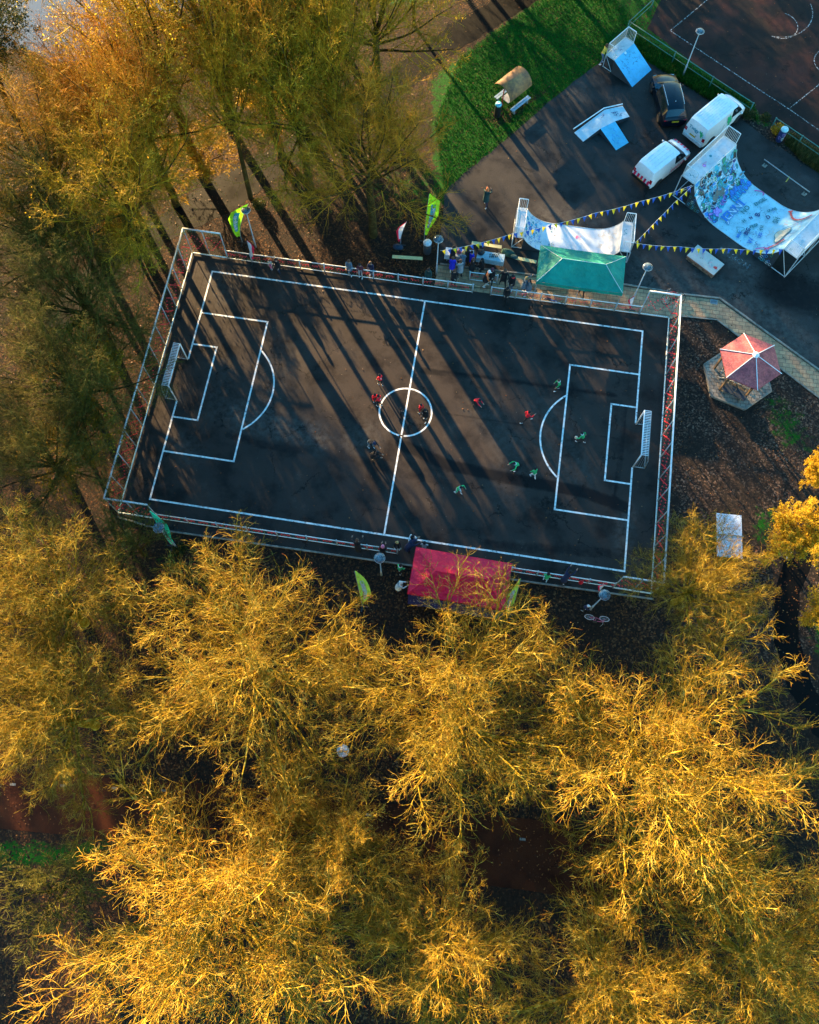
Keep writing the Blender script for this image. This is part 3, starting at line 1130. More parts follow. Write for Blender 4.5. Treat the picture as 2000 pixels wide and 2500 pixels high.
keep = np.where(onhard, rng.random(n * 3) < np.where(Y > 22, .05, .022), rng.random(n * 3) < np.clip(.35 + clump * .5, .04, 1))
X, Y = X[keep][:n], Y[keep][:n]
pts = np.stack([X, Y, rng.uniform(.02, .05, len(X))], -1)
u = unit(np.stack([rng.normal(size=len(X)), rng.normal(size=len(X)), rng.normal(size=len(X)) * .35], -1))
w = unit(np.cross(u, np.stack([rng.normal(size=len(X)) * .35, rng.normal(size=len(X)) * .35, np.ones(len(X))], -1)))
s_ = (.040 * rng.uniform(.6, 1.4, len(X)))[:, None]
V = np.stack([pts - u * s_, pts + w * s_ * .8, pts + u * s_, pts - w * s_ * .8], 1).reshape(-1, 3)
V[:, 2] = np.maximum(V[:, 2], .018)
m_ = mat_leaf('fallen_leaf', [(0, (.03, .008, .003)), (.35, (.08, .020, .005)), (.7, (.15, .045, .008)), (.93, (.24, .10, .02)), (1, (.30, .18, .08))], .15)
o = fast_mesh('fallen_leaves', V, np.arange(len(V)).reshape(-1, 4), m_)
tag(o, 'scattered brown and orange fallen leaves on the ground', None, None, 'stuff')


def tufts(name, poly, n, hh, mats, label, seed, lean=.5):
    rng = np.random.default_rng(seed)
    xs = [p[0] for p in poly]
    ys = [p[1] for p in poly]
    X = rng.uniform(min(xs), max(xs), n * 4)
    Y = rng.uniform(min(ys), max(ys), n * 4)
    k = in_poly(X, Y, poly)
    X, Y = X[k][:n], Y[k][:n]
    m_ = len(X)
    h_ = hh * rng.uniform(.4, 1.2, m_)
    a = rng.uniform(0, 2 * PI, m_)
    lx, ly = np.cos(a) * h_ * lean, np.sin(a) * h_ * lean
    wx, wy = -np.sin(a) * .02, np.cos(a) * .02
    z = np.zeros(m_)
    V = np.stack([np.stack([X - wx, Y - wy, z], -1), np.stack([X + wx, Y + wy, z], -1),
                  np.stack([X + lx + wx * .5, Y + ly + wy * .5, h_], -1), np.stack([X + lx - wx * .5, Y + ly - wy * .5, h_], -1)], 1).reshape(-1, 3)
    o = fast_mesh(name, V, np.arange(len(V)).reshape(-1, 4), mats)
    tag(o, label, None, None, 'stuff')


M_BLADE = mat_leaf('grass_blades', [(0, (.001, .04, .002)), (.5, (.003, .095, .004)), (.8, (.014, .11, .005)), (1, (.09, .11, .01))], .3)
M_BLADED = mat_leaf('dry_grass_blades', [(0, (.03, .045, .01)), (.4, (.08, .09, .02)), (.8, (.16, .14, .05)), (1, (.12, .05, .02))], .3)
tufts('grass', P((1560, 90), (1838, 258), (1850, 295), (1723, 240), (1584, 150), (1535, 108)), 9000, .28, M_BLADE, 'rough grass verge between the car park side and the green fence', 3)
tufts('grass', P((1925, 330), (2060, 425), (2060, 468), (1950, 388), (1915, 350)), 6000, .5, M_BLADED, 'tall pale grass beside the green fence at the right', 4, .35)
tufts('grass', P((1085, 475), (1060, 300), (1120, 140), (1316, 0), (1480, -30), (1560, 60), (1530, 105), (1470, 148), (1322, 262), (1162, 398)), 26000, .09, M_BLADE, 'short green lawn above the skatepark', 6)


def bush(px, r, hgt_, leafm, label, seed, nl=900):
    p = at(*px)
    rng = np.random.default_rng(seed)
    t = thing('bush', label, 'bush', p)
    mb = MB()
    for i in range(14):
        a = rng.uniform(0, 2 * PI)
        e = (math.cos(a) * r * rng.uniform(.3, .8), math.sin(a) * r * rng.uniform(.3, .8), hgt_ * rng.uniform(.5, 1))
        mb.tube([(0, 0, 0), (e[0] * .4, e[1] * .4, e[2] * .6), e], [.015, .01, .005], 4)
    mb.build('stems', M_OLIVE, t)
    q = unit(rng.normal(size=(nl, 3))) * (rng.random((nl, 1)) ** .4) * np.array([r, r, hgt_ * .5]) + np.array([0, 0, hgt_ * .55])
    lv, lf = leaf_quads(q, .06, rng)
    fast_mesh('leaves', lv, lf, leafm, None, t)


bush((1895, 325), .55, .7, M_LOLV, 'rusty yellow bush at the end of the green fence', 31)
bush((1868, 290), .40, .35, M_LGRN, 'small low green bush in the fence gap', 32, 500)
bush((1825, 285), .55, .5, M_LGRN, 'dark bush at the foot of the green fence post', 33, 700)
bush((635, 505), .5, .5, M_LGRN, 'low green bush at a tree foot behind the green banner', 34, 600)
bush((440, 1345), .5, .4, M_LGRN, 'low green bush below the teal banner', 35, 500)

# ================================================================== FENCES, GOALS, LAMPS
M_GALV = mat('galvanised_steel', (.68, .73, .75), .45, .0, var=.10, spec=.6)
M_GALVD = mat('dull_steel', (.28, .31, .33), .5, .2, var=.2)
M_WHITE = mat('white_paint', (.80, .82, .84), .35, var=.06, spec=.6)
M_RED = mat('red_bead', (.75, .012, .03), .4)
M_GRN = mat('green_bead', (.02, .40, .16), .4)
M_BLACK = mat('black_plastic', (.012, .013, .015), .45, var=.2)
M_GREEN_RAIL = mat('green_rail_paint', (.02, .16, .14), .5)
M_POST = mat('steel_post', (.36, .42, .45), .5, .1)
PANEL = [mat('panel_wire', (.05, .07, .08), .5), M_RED, M_GRN]


def bead(mb, p, r, mi):
    x, y, z = p
    mb.add([(x + r, y, z), (x - r, y, z), (x, y + r, z), (x, y - r, z), (x, y, z + r), (x, y, z - r)],
           [(0, 2, 4), (2, 1, 4), (1, 3, 4), (3, 0, 4), (2, 0, 5), (1, 2, 5), (3, 1, 5), (0, 3, 5)], mi)


def panel(L_, h, tall, parent, org, rz):
    """see-through wire panel with coloured beads, in local x from 0 to L_"""
    mb = MB()
    M = Matrix.Rotation(rz, 3, 'Z')
    o = Vector(org)

    def w(x, z):
        q = o + M @ Vector((x, 0, 0))
        return (q.x, q.y, z)
    nw = 13 if tall else 5
    for i in range(1, nw):
        z = h * i / nw
        mb.tube([w(0, z), w(L_, z)], .0035, 3, 0, False)
    x = .1
    while x < L_ - .05:
        mb.tube([w(x, .12), w(x, h - .05)], .003, 3, 0, False)
        x += .16
    if tall:
        x = .06
        while x < L_:
            bead(mb, w(x, h - .10), .030, 2)
            bead(mb, w(x + .04, h - .24), .024, 2)
            bead(mb, w(x, .14), .026, 2)
            x += .13
        per = 2.0
        k = 0
        x = .08
        while x < L_ - .04:
            ph = (x / per) % 1.0
            tri = 1 - abs(2 * ph - 1)
            for s in (-1, 1):
                z = h * .5 + s * (tri - .5) * h * .56
                bead(mb, w(x, z), .055, 1)
            x += .14
    else:
        x = .1
        k = 0
        while x < L_ - .05:
            ph = (x / .85) % 1.0
            if ph < .72:
                bead(mb, w(x, .60 + .05 * math.sin(x * 9)), .045, 1)
                if k % 2 == 0:
                    bead(mb, w(x, .45), .038, 1)
            if k % 2:
                bead(mb, w(x, .26), .024, 2)
                bead(mb, w(x + .05, .72), .018, 2)
            x += .10
            k += 1
    return mb.build('mesh_panel', PANEL, parent)


def post_mesh(h, r):
    mb = MB()
    mb.tube([(0, 0, 0), (0, 0, h)], r, 8)
    mb.lathe([(r * 1.5, 0), (r * 1.5, .02), (r * 1.1, .03)], 8, (0, 0, h - .02))
    return mb


def fence_run(t, pts, h, tall, spacing):
    """posts, top and bottom rail and bead panels along pts (local coordinates of t)"""
    proto_ = None
    placed = set()
    rails = MB()
    for a, b_ in zip(pts[:-1], pts[1:]):
        a = Vector((*a, 0))
        b_ = Vector((*b_, 0))
        d = b_ - a
        n_ = max(1, round(d.length / spacing))
        rz = math.atan2(d.y, d.x)
        rr = .055 if tall else .033
        rails.tube([a + Vector((0, 0, h)), b_ + Vector((0, 0, h))], rr, 8)
        rails.tube([a + Vector((0, 0, .10)), b_ + Vector((0, 0, .10))], rr * .8, 8)
        for i in range(n_ + 1):
            q = a + d * i / n_
            key = (round(q.x, 1), round(q.y, 1))
            if key in placed:
                continue
            placed.add(key)
            if proto_ is None:
                proto_ = post_mesh(h + (.0 if tall else .06), .035 if tall else .045).build('post', M_POST, t, True)
                proto_.location = q
            else:
                c = proto_.copy()
                COL.objects.link(c)
                c.parent = t
                c.location = q
        panel(d.length, h, tall, t, a, rz)
    rails.build('rails', M_GALV, t, True)


XF, YF = 16.43, 9.60
t = thing('end_fence', 'tall bead fence with a short return at each end behind the left goal', 'fence', (-XF, 0, 0), 0, 'tall end fences of the court')
fence_run(t, [(2.5, YF), (0, YF), (0, -YF + .02), (2.6, -YF + .02)], 2.7, True, 1.5)
t = thing('end_fence', 'tall bead fence with a short return at each end behind the right goal', 'fence', (XF, 0, 0), 0, 'tall end fences of the court')
fence_run(t, [(-2.0, YF + .1), (0, YF + .1), (0, -YF + .06), (-2.3, -YF + .06)], 2.7, True, 1.5)
RG = 'low rail barriers along the court sides'
for a, b_, lab in [
    ((-13.93, 9.57), (3.08, 9.56), 'low rail barrier with red beads along the top side, left of the entrance gap'),
    ((4.34, 9.58), (14.43, 9.68), 'low rail barrier with red beads along the top side, in front of the green gazebo'),
    ((-13.83, -9.56), (1.0, -9.48), 'low rail barrier with red beads along the bottom side, left of the red gazebo'),
    ((7.95, -9.50), (14.13, -9.50), 'low rail barrier with red beads along the bottom side, right of the red gazebo')]:
    t = thing('rail_barrier', lab, 'barrier', (a[0], a[1], 0), math.atan2(b_[1] - a[1], b_[0] - a[0]), RG)
    fence_run(t, [(0, 0), (math.hypot(b_[0] - a[0], b_[1] - a[1]), 0)], .92, False, 1.75)
a, b_ = at(1146, 684), at(1212, 692)
t = thing('rail_barrier', 'short rail barrier standing behind the entrance gap among the onlookers', 'barrier', a, math.atan2(b_.y - a.y, b_.x - a.x), RG)
fence_run(t, [(0, 0), ((b_ - a).length, 0)], .92, False, 2.2)

# plain green rails beside the old court
for pts, lab in [([(1597, -3), (1537, 52), (1650, 127), (1742, 188), (1840, 252)], 'green tube rail with a corner beside the old sports court'),
                 ([(1895.7, 288.7), (1960, 332), (2010, 366), (2100, 428)], 'green tube rail at the right edge behind the graffiti bin')]:
    q = [at(u, v, 1.05) for u, v in pts]
    t = thing('tube_rail', lab, 'fence', (q[0].x, q[0].y, 0))
    mb = MB()
    q = [p - Vector((q[0].x, q[0].y, 0)) for p in q]
    for a, b_ in zip(q[:-1], q[1:]):
        mb.tube([a, b_], .032, 6)
        mb.tube([a - Vector((0, 0, .5)), b_ - Vector((0, 0, .5))], .022, 6)
    mb.build('rails', M_GREEN_RAIL, t, True)
    for p in q:
        c = post_mesh(1.08, .045).build('post', M_GREEN_RAIL, t, True)
        c.location = (p.x, p.y, 0)


def goal(x, s, label):
    t = thing('goal', label, 'goal', (x, 0, 0), 0 if s < 0 else PI, 'steel goals')
    # local: front at x=0, back towards -x
    W = 1.5
    mb = MB()
    for y in (-W, W):
        mb.tube([(0, y, 0), (0, y, 2.02)], .045, 8)
    mb.tube([(0, -W, 2.0), (0, W, 2.0)], .045, 8)
    mb.build('front_frame', M_WHITE, t, True)
    mb = MB()
    for y in (-W, W):
        mb.tube([(-.42, y, 2.0), (-.62, y, 1.2), (-.72, y, 0)], .035, 6)
        mb.tube([(0, y, .06), (-.72, y, .06)], .035, 6)
    mb.tube([(-.42, -W, 2.0), (-.42, W, 2.0)], .03, 6)
    mb.tube([(-.72, -W, .06), (-.72, W, .06)], .03, 6)
    mb.build('back_frame', M_GALVD, t, True)
    mb = MB()
    k = 27
    for i in range(k + 1):
        y = -W + 2 * W * i / k
        mb.box((-.21, y, 2.02), (.40, .035, .03))
    mb.build('roof_bars', M_WHITE, t)
    mb = MB()
    for i in range(1, k, 1):
        y = -W + 2 * W * i / k
        mb.tube([(-.42, y, 2.0), (-.62, y, 1.2), (-.72, y, .06)], .0035, 4)
    for j in range(1, 5):
        xx = -.72 * j / 5
        for y in (-W, W):
            mb.tube([(xx * .6, y, 2.0), (xx, y, .06)], .007, 4)
    mb.build('net_bars', M_GALVD, t)


goal(-14.80, -1, 'slatted steel goal at the left end of the court')
goal(14.80, 1, 'slatted steel goal at the right end of the court')

M_LAMPDISH = mat('lamp_dish', (.07, .10, .12), .25, .1, var=.8, scale=9, spec=.8)
M_LAMPW = mat('lamp_dish_white', (.88, .90, .90), .4, var=.06)


def lamp(px, label, hh=3.9, white=False, r=.30):
    p = at(px[0], px[1], hh)
    t = thing('street_lamp', label, 'lamp', (p.x, p.y, 0), 0, 'park lamps with round dishes')
    mb = MB()
    mb.tube([(0, 0, 0), (0, 0, 1.0), (0, 0, 1.02), (0, 0, hh - .2)], [.065, .06, .042, .030], 8)
    mb.build('pole', M_POST, t, True)
    MB().lathe([(r * 1.0, 0), (r * 1.02, .03), (r * .9, .075), (r * .5, .12), (r * .12, .14), (.001, .15)], 28, (0, 0, hh - .05)).build(
        'dish', M_LAMPW if white else M_LAMPDISH, t, True)
    MB().lathe([(.04, -.28), (.10, -.22), (.13, -.05), (.13, 0)], 16, (0, 0, hh - .06)).build('glass', mat('lamp_glass', (.45, .48, .48), .2), t, True)
    MB().lathe([(r * 1.03, 0), (r * 1.05, .015), (r * 1.03, .035), (r * 1.0, .02)], 28, (0, 0, hh - .05)).build('rim', M_GALV, t, True)


lamp((1710, 75), 'lamp with a mottled dish leaning over the old sports court fence')
lamp((1071, 583), 'lamp beside the grey bin at the left end of the paved path')
lamp((1582, 651), 'lamp between the green gazebo and the ledge box')
lamp((927, 1362), 'lamp behind the bottom rail, left of the red gazebo')
lamp((387, 1288), 'lamp whose dark dish covers the teal banner at the bottom left corner')
lamp((600, 512), 'lamp whose dark dish covers the top of the green banner above the court')
lamp((1477, 1452), 'lamp with a blue grey dish behind the bottom rail above the pink bicycle')
lamp((837, 1833), 'lamp with a plain white dish between the golden trees', 4.0, True, .31)

# ================================================================== SKATE RAMPS
M_RAMP = mat_ramp('ramp_surface', (.46, .62, .70), .5)
M_RAMPB = mat_ramp('ramp_surface_blue', (.10, .42, .72), .35)
M_DECK = mat_ramp('deck_surface', (.55, .60, .64), .30)
M_STEEL = mat('ramp_frame_steel', (.45, .50, .54), .5, .1)
M_DARK = mat('ramp_dark_panel', (.03, .04, .05), .7)
GC = {
    'cyan': (.03, .42, .60), 'blue': (.03, .22, .62), 'navy': (.01, .025, .16), 'purple': (.30, .12, .55), 'lilac': (.50, .32, .75), 'green': (.03, .30, .18),
    'teal': (.02, .22, .26), 'black': (.01, .012, .015), 'white': (.75, .78, .8), 'pink': (.70, .06, .30), 'red': (.62, .04, .04), 'brown': (.22, .16, .12),
    'yellow': (.6, .5, .08), 'orange': (.65, .22, .05), 'skin': (.60, .50, .36)}
GM = {k: mat('spray_' + k, v, .6, var=.12, scale=3) for k, v in GC.items()}
GN_ = list(GM)
GMS = [GM[k] for k in GN_]


class Surf:
    """maps (u, v) on a ramp to local 3-D, a few millimetres proud"""

    def __init__(s, f):
        s.f = f
        s.lift = .004

    def __call__(s, u, v):
        e = .01
        p = Vector(s.f(u, v))
        du = Vector(s.f(u + e, v)) - p
        dv = Vector(s.f(u, v + e)) - p
        n_ = du.cross(dv).normalized()
        if n_.z < 0:
            n_ = -n_
        return p + n_ * s.lift


def g_ribbon(mb, S, pts, w, col):
    """spray line through uv points"""
    pts = [Vector(p) for p in pts]
    n_ = len(pts)
    vs = []
    for i, p in enumerate(pts):
        d = (pts[min(i + 1, n_ - 1)] - pts[max(i - 1, 0)])
        if d.length < 1e-6:
            d = Vector((1, 0))
        d.normalize()
        q = Vector((-d.y, d.x)) * w / 2
        vs += [S(*(p - q)), S(*(p + q))]
    S.lift += .00013
    mb.add(vs, [(2 * i, 2 * i + 1, 2 * i + 3, 2 * i + 2) for i in range(n_ - 1)], GN_.index(col))


def g_blob(mb, S, c, ru, rv, col, outline=None, rnd=random, lobes=5, ow=.05):
    k = 26
    ph = rnd.uniform(0, 6)
    pts = []
    for i in range(k):
        t_ = 2 * PI * i / k
        r = 1 + .16 * math.sin(lobes * t_ + ph) + .10 * math.sin(3 * t_ + ph * 2)
        pts.append((c[0] + ru * r * math.cos(t_), c[1] + rv * r * math.sin(t_)))
    vs = [S(*c)]
    for f in (.5, 1.0):
        vs += [S(c[0] + (p[0] - c[0]) * f, c[1] + (p[1] - c[1]) * f) for p in pts]
    S.lift += .00013
    fs = [(0, 1 + i, 1 + (i + 1) % k) for i in range(k)] + [(1 + i, 1 + k + i, 1 + k + (i + 1) % k, 1 + (i + 1) % k) for i in range(k)]
    mb.add(vs, fs, GN_.index(col))
    if outline:
        g_ribbon(mb, S, pts + pts[:2], ow, outline)


def g_scribble(mb, S, c, size, col, rnd, w=.03, n_=12, ang=0):
    """a looping tag: reads as quick handwriting"""
    pts = []
    for i in range(n_ * 4):
        s_ = i / (n_ * 4 - 1)
        x = (s_ - .5) * size * 2 + .16 * size * math.sin(s_ * n_ * 2.2)
        y = size * .38 * math.sin(s_ * n_ * 2.2 + 1.2 + rnd.uniform(-.25, .25)) * (1 - .3 * s_)
        pts.append((c[0] + x * math.cos(ang) - y * math.sin(ang), c[1] + x * math.sin(ang) + y * math.cos(ang)))
    g_ribbon(mb, S, pts, w, col)


def g_text(mb, S, c, txt, size, ang, col, bold=.0, mirror=False):
    vs, fs = text2d(txt, size, bold)
    ca, sa = math.cos(ang), math.sin(ang)
    out = []
    for x, y in vs:
        if mirror:
            x = -x
        out.append(S(c[0] + x * ca - y * sa, c[1] + x * sa + y * ca))
    S.lift += .00013
    mb.add(out, fs, GN_.index(col))


def rail_frame(t, segs, h0, h=1.0, name='railing', gap=.11):
    """deck railing: top bar, bottom bar and upright bars, local coordinates"""
    mb = MB()
    for a, b_ in segs:
        a = Vector((*a, h0))
        b_ = Vector((*b_, h0))
        up = Vector((0, 0, h))
        mb.tube([a + up, b_ + up], .032, 6)
        mb.tube([a + up * .08, b_ + up * .08], .018, 5)
        for p in (a, b_):
            mb.tube([p, p + up], .03, 6)
        n_ = int((b_ - a).length / gap)
        for i in range(1, n_):
            q = a + (b_ - a) * i / n_
            mb.tube([q + up * .08, q + up], .010, 4)
    return mb.build(name, M_GALV, t)


def halfpipe(t, Lx, W, H, deck, Rr, ramp_m):
    """local x along the run (0 = left coping), y across (0..W); decks stand outside 0 and Lx"""
    T = math.sqrt(max(1e-6, Rr * Rr - (Rr - H) ** 2))

    def z(x):
        x = min(max(x, 0), Lx)
        d = max(T - x, x - (Lx - T), 0)
        return Rr - math.sqrt(max(0, Rr * Rr - d * d)) + .03
    N_ = 56
    xs = [Lx * .5 * (1 - math.cos(PI * i / N_)) for i in range(N_ + 1)]
    mb = MB()
    for y in (0, W):
        pass
    vs = []
    for x in xs:
        vs += [(x, 0, z(x)), (x, W, z(x))]
    mb.add(vs, [(2 * i, 2 * i + 2, 2 * i + 3, 2 * i + 1) for i in range(N_)])
    t_surf = mb.build('riding_surface', ramp_m, t, True)
    decks = []
    for y in (0, W):
        sb = MB()
        vs = []
        for x in xs:
            vs += [(x, y, z(x) - .006), (x, y, max(.0, min(z(x) - .5, .0)))]
        s_ = -.03 if y == 0 else .03
        vs2 = [(a, b2 + s_, c) for a, b2, c in vs]
        nn = len(vs)
        fs = [(2 * i, 2 * i + 1, 2 * i + 3, 2 * i + 2) for i in range(N_)]
        fs2 = [tuple(nn + k for k in f[::-1]) for f in fs]
        edge = [(2 * i, 2 * i + 2, nn + 2 * i + 2, nn + 2 * i) for i in range(N_)]
        sb.add(vs + vs2, fs + fs2 + edge)
        sb.build('side_panel', M_DARK, t)
        eb = MB()
        eb.tube([(x, y, z(x)) for x in xs[::2]], .022, 5)
        eb.build('edge_strip', M_STEEL, t)
    for x0, x1 in ((-deck, 0), (Lx, Lx + deck)):
        decks.append(MB().box(((x0 + x1) / 2, W / 2, H + .01), (deck - .01, W, .05)).build('deck', M_DECK, t))
        mb = MB()
        xe = x0 if x0 < 0 else x1
        for y in (0.03, W / 2, W - .03):
            mb.tube([(xe, y, 0), (xe, y, H)], .035, 6)
            mb.tube([(xe, y, .04), (0 if x0 < 0 else Lx, y, H - .08)], .025, 6)
            mb.tube([(xe, y, .04), ((0 if x0 < 0 else Lx), y, .04)], .03, 6)
        mb.tube([(xe, 0, .04), (xe, W, .04)], .03, 6)
        mb.build('frame', M_STEEL, t)
        xc = 0 if x0 < 0 else Lx
        MB().tube([(xc, 0, H + .035), (xc, W, H + .035)], .03, 8).build('coping', M_GALV, t, True)
        xi = x0 + .04 if x0 < 0 else x1 - .04
        xo = -.06 if x0 < 0 else Lx + .06
        rail_frame(t, [((xo, .04), (xi, .04)), ((xi, .04), (xi, W - .04)), ((xi, W - .04), (xo, W - .04))], H + .03)
    return Surf(lambda u, v: (u, v, z(u))), z, t_surf, decks


rnd = random.Random(3)
BA = math.atan2(14.87 - 19.2, 23.23 - 17.08)
t = thing('half_pipe', 'large blue white half pipe covered in graffiti at the right edge', 'skate ramp', (17.07, 19.15, 0), BA, 'half pipes')
BL, BW, BH = 7.5, 4.75, 2.05
S, zf, surf_, decks_ = halfpipe(t, BL, BW, BH, 1.12, 2.9, mat_ramp('big_ramp_surface', (.42, .70, .80), .4))
g = MB()
# dense graffiti on the high left wall
for i in range(150):
    u, v = rnd.uniform(.05, 1.95), rnd.uniform(.15, BW - .15)
    c = rnd.choice(['cyan', 'blue', 'teal', 'green', 'navy', 'cyan', 'white', 'black', 'brown', 'green', 'cyan', 'teal'])
    g_blob(g, S, (u, v), rnd.uniform(.05, .20), rnd.uniform(.10, .34), c, rnd.choice(['navy', 'black', 'white', 'cyan', 'black']), rnd, rnd.choice([3, 4, 5]), .03)
for i in range(60):
    g_scribble(g, S, (rnd.uniform(.15, 1.8), rnd.uniform(.4, BW - .4)), rnd.uniform(.12, .32), rnd.choice(['white', 'black', 'navy', 'cyan', 'green', 'white']), rnd, .025, rnd.choice([3, 4, 6]),
               rnd.choice([1.5, 1.2, 1.8]))
for i in range(9):     # brown lettering mass
    g_blob(g, S, (1.25 + rnd.uniform(-.14, .14), 1.45 + i * .13), .17, .13, 'brown', 'teal', rnd, 4, .025)
for i in range(12):    # purple bubble lettering low on the left
    g_blob(g, S, (2.05 + rnd.uniform(-.16, .18), .22 + i * .09), .17, .13, 'lilac', 'purple', rnd, 5, .03)
for i in range(8):
    g_blob(g, S, (1.75 + rnd.uniform(-.12, .12), 1.75 + i * .09), .13, .12, 'navy' if i % 2 else 'purple', 'pink' if i % 3 == 0 else 'cyan', rnd, 5, .025)
for i in range(26):    # blue bubbles
    g_blob(g, S, (2.0 + rnd.uniform(-.28, .28), 2.7 + i * .075), .20, .16, 'blue' if i % 3 else 'cyan', 'navy', rnd, 3, .03)
for i in range(14):
    g_blob(g, S, (2.2 + rnd.uniform(-.2, .2), .1 + rnd.uniform(0, .5)), .12, .12, rnd.choice(['cyan', 'blue', 'teal']), 'navy', rnd, 3, .03)
# the lettering band
g_ribbon(g, S, [(2.55, .62), (2.55, 3.15)], .03, 'blue')
g_ribbon(g, S, [(3.02, .62), (3.02, 3.15)], .03, 'blue')
g_text(g, S, (2.79, 1.9), 'JENNI', .85, PI / 2, 'blue', .035)
g_text(g, S, (2.79, 1.9), 'JENNI', .85, PI / 2, 'white')
# tags on the flat
for (u, v, tx, sz, c) in [(3.7, 3.9, 'ENGEL', .36, 'teal'), (3.35, 2.6, 'NO', .5, 'teal'), (4.2, 2.9, 'B.', .50, 'navy'), (4.9, 3.2, 'D', .42, 'navy'), (4.6, 1.9, 'PREF', .3, 'teal'),
                          (4.05, 2.3, 'N', .3, 'navy'), (4.55, 1.2, 'BIG', .42, 'navy'), (3.85, 1.75, 'H', .35, 'teal'), (4.3, .6, 'MILK', .3, 'blue'), (5.1, 2.1, '4 U', .30, 'teal'),
                          (5.4, 1.5, 'LIES', .3, 'blue'), (4.7, 3.9, 'LF-OE', .28, 'teal'), (5.5, 3.3, 'SH', .5, 'teal'), (5.2, .7, 'W', .5, 'blue')]:
    g_text(g, S, (u, v), tx, sz, PI / 2 + rnd.uniform(-.5, .5), c, .012)
for i in range(26):
    g_scribble(g, S, (rnd.uniform(3.0, 5.6), rnd.uniform(.3, BW - .3)), rnd.uniform(.10, .26), rnd.choice(['teal', 'navy', 'cyan', 'green', 'blue']), rnd, .018, rnd.choice([3, 5, 6]), rnd.uniform(0, 3))
for i in range(110):
    g_blob(g, S, (rnd.uniform(2.6, 5.7), rnd.uniform(.1, BW - .1)), .018, .022, rnd.choice(['navy', 'teal', 'black']), None, rnd, 3)
# heart
hp = [(.30 * math.sin(a_) ** 3, .24 * math.cos(a_) - .10 * math.cos(2 * a_) - .03 * math.cos(3 * a_)) for a_ in np.linspace(0, 2 * PI, 24)]
g_ribbon(g, S, [(4.1 + y, .95 + x) for x, y in hp], .035, 'teal')
# red arcs and face-like patch on the sunny right wall
g_ribbon(g, S, [(3.0 + .5 * math.sin(a_), 4.65 - .45 * (1 - math.cos(a_ - .8))) for a_ in np.linspace(-.4, 1.8, 14)], .08, 'pink')
g_ribbon(g, S, [(5.75 + 1.5 * f, 4.55 - .8 * math.sin(f * 2.6)) for f in np.linspace(0, 1, 16)], .14, 'red')
g_ribbon(g, S, [(5.75 + .1 * f, 4.55 - .1 * f) for f in np.linspace(0, 1, 3)], .3, 'red')
g_blob(g, S, (6.55, 2.05), .30, .75, 'skin', 'teal', rnd, 3, .06)
g_ribbon(g, S, [(6.3, 2.6), (6.75, 3.3), (7.2, 3.9)], .05, 'teal')
g_ribbon(g, S, [(6.4, .3), (6.8, .9), (7.0, 1.5)], .12, 'red')
g_ribbon(g, S, [(5.9, .2), (6.3, .5), (6.7, .4)], .10, 'pink')
for i in range(30):
    g_scribble(g, S, (rnd.uniform(5.7, 7.3), rnd.uniform(.3, BW - .4)), rnd.uniform(.12, .34), rnd.choice(['skin', 'orange', 'brown', 'skin', 'pink']), rnd, .014, rnd.choice([3, 4, 6]), rnd.uniform(0, 3))
for i in range(16):
    g_scribble(g, S, (rnd.uniform(5.6, 6.8), rnd.uniform(.1, .8)), rnd.uniform(.12, .3), rnd.choice(['blue', 'navy', 'cyan']), rnd, .02, 4, rnd.uniform(0, 3))
merge_into(surf_, g, GMS)
# graffiti on the decks and the near side panel
g = MB()
SD = Surf(lambda u, v: (u, v, BH + .037))
SD.lift = .003
g_scribble(g, SD, (-.6, 1.9), .2, 'pink', rnd, .03, 6, 1.4)
g_blob(g, SD, (-.5, 1.75), .10, .12, 'lilac', 'pink', rnd, 5, .03)
g_scribble(g, SD, (-.55, .45), .28, 'teal', rnd, .04, 6, .2)
g_blob(g, SD, (-.7, 2.7), .10, .10, 'teal', None, rnd, 3)
for i in range(16):
    g_blob(g, SD, (-.6 + rnd.uniform(-.4, .4), rnd.uniform(.2, 4.5)), .02, .02, 'navy', None, rnd, 3)
merge_into(decks_[0], g, GMS)
g = MB()
for i in range(16):
    g_blob(g, SD, (BL + .55 + rnd.uniform(-.4, .4), rnd.uniform(.2, 4.5)), .02, .02, 'navy', None, rnd, 3)
g_text(g, SD, (BL + .55, 1.2), 'LOST', .25, PI / 2, 'cyan')
g_text(g, SD, (BL + .35, .3), 'FL', .25, PI / 2, 'teal')
merge_into(decks_[1], g, GMS)
g = MB()
SS = Surf(lambda u, v: (u, -.036, v))
for i in range(26):
    u = rnd.choice([rnd.uniform(.1, 1.2), rnd.uniform(6.2, 7.4)])
    v = rnd.uniform(.15, max(.2, zf(u) - .2))
    pts = [(u + .10 * math.cos(a_), v + .10 * math.sin(a_)) for a_ in np.linspace(0, 5.5, 9)]
    vs = []
    for q in pts:
        vs += [(q[0], -.036, q[1] - .02), (q[0], -.036, q[1] + .02)]
    g.add(vs, [(2 * j, 2 * j + 1, 2 * j + 3, 2 * j + 2) for j in range(8)], GN_.index(rnd.choice(['white', 'cyan', 'green', 'blue'])))
sp_ = [c for c in t.children if c.name.startswith('side_panel')][0]
merge_into(sp_, g, GMS)

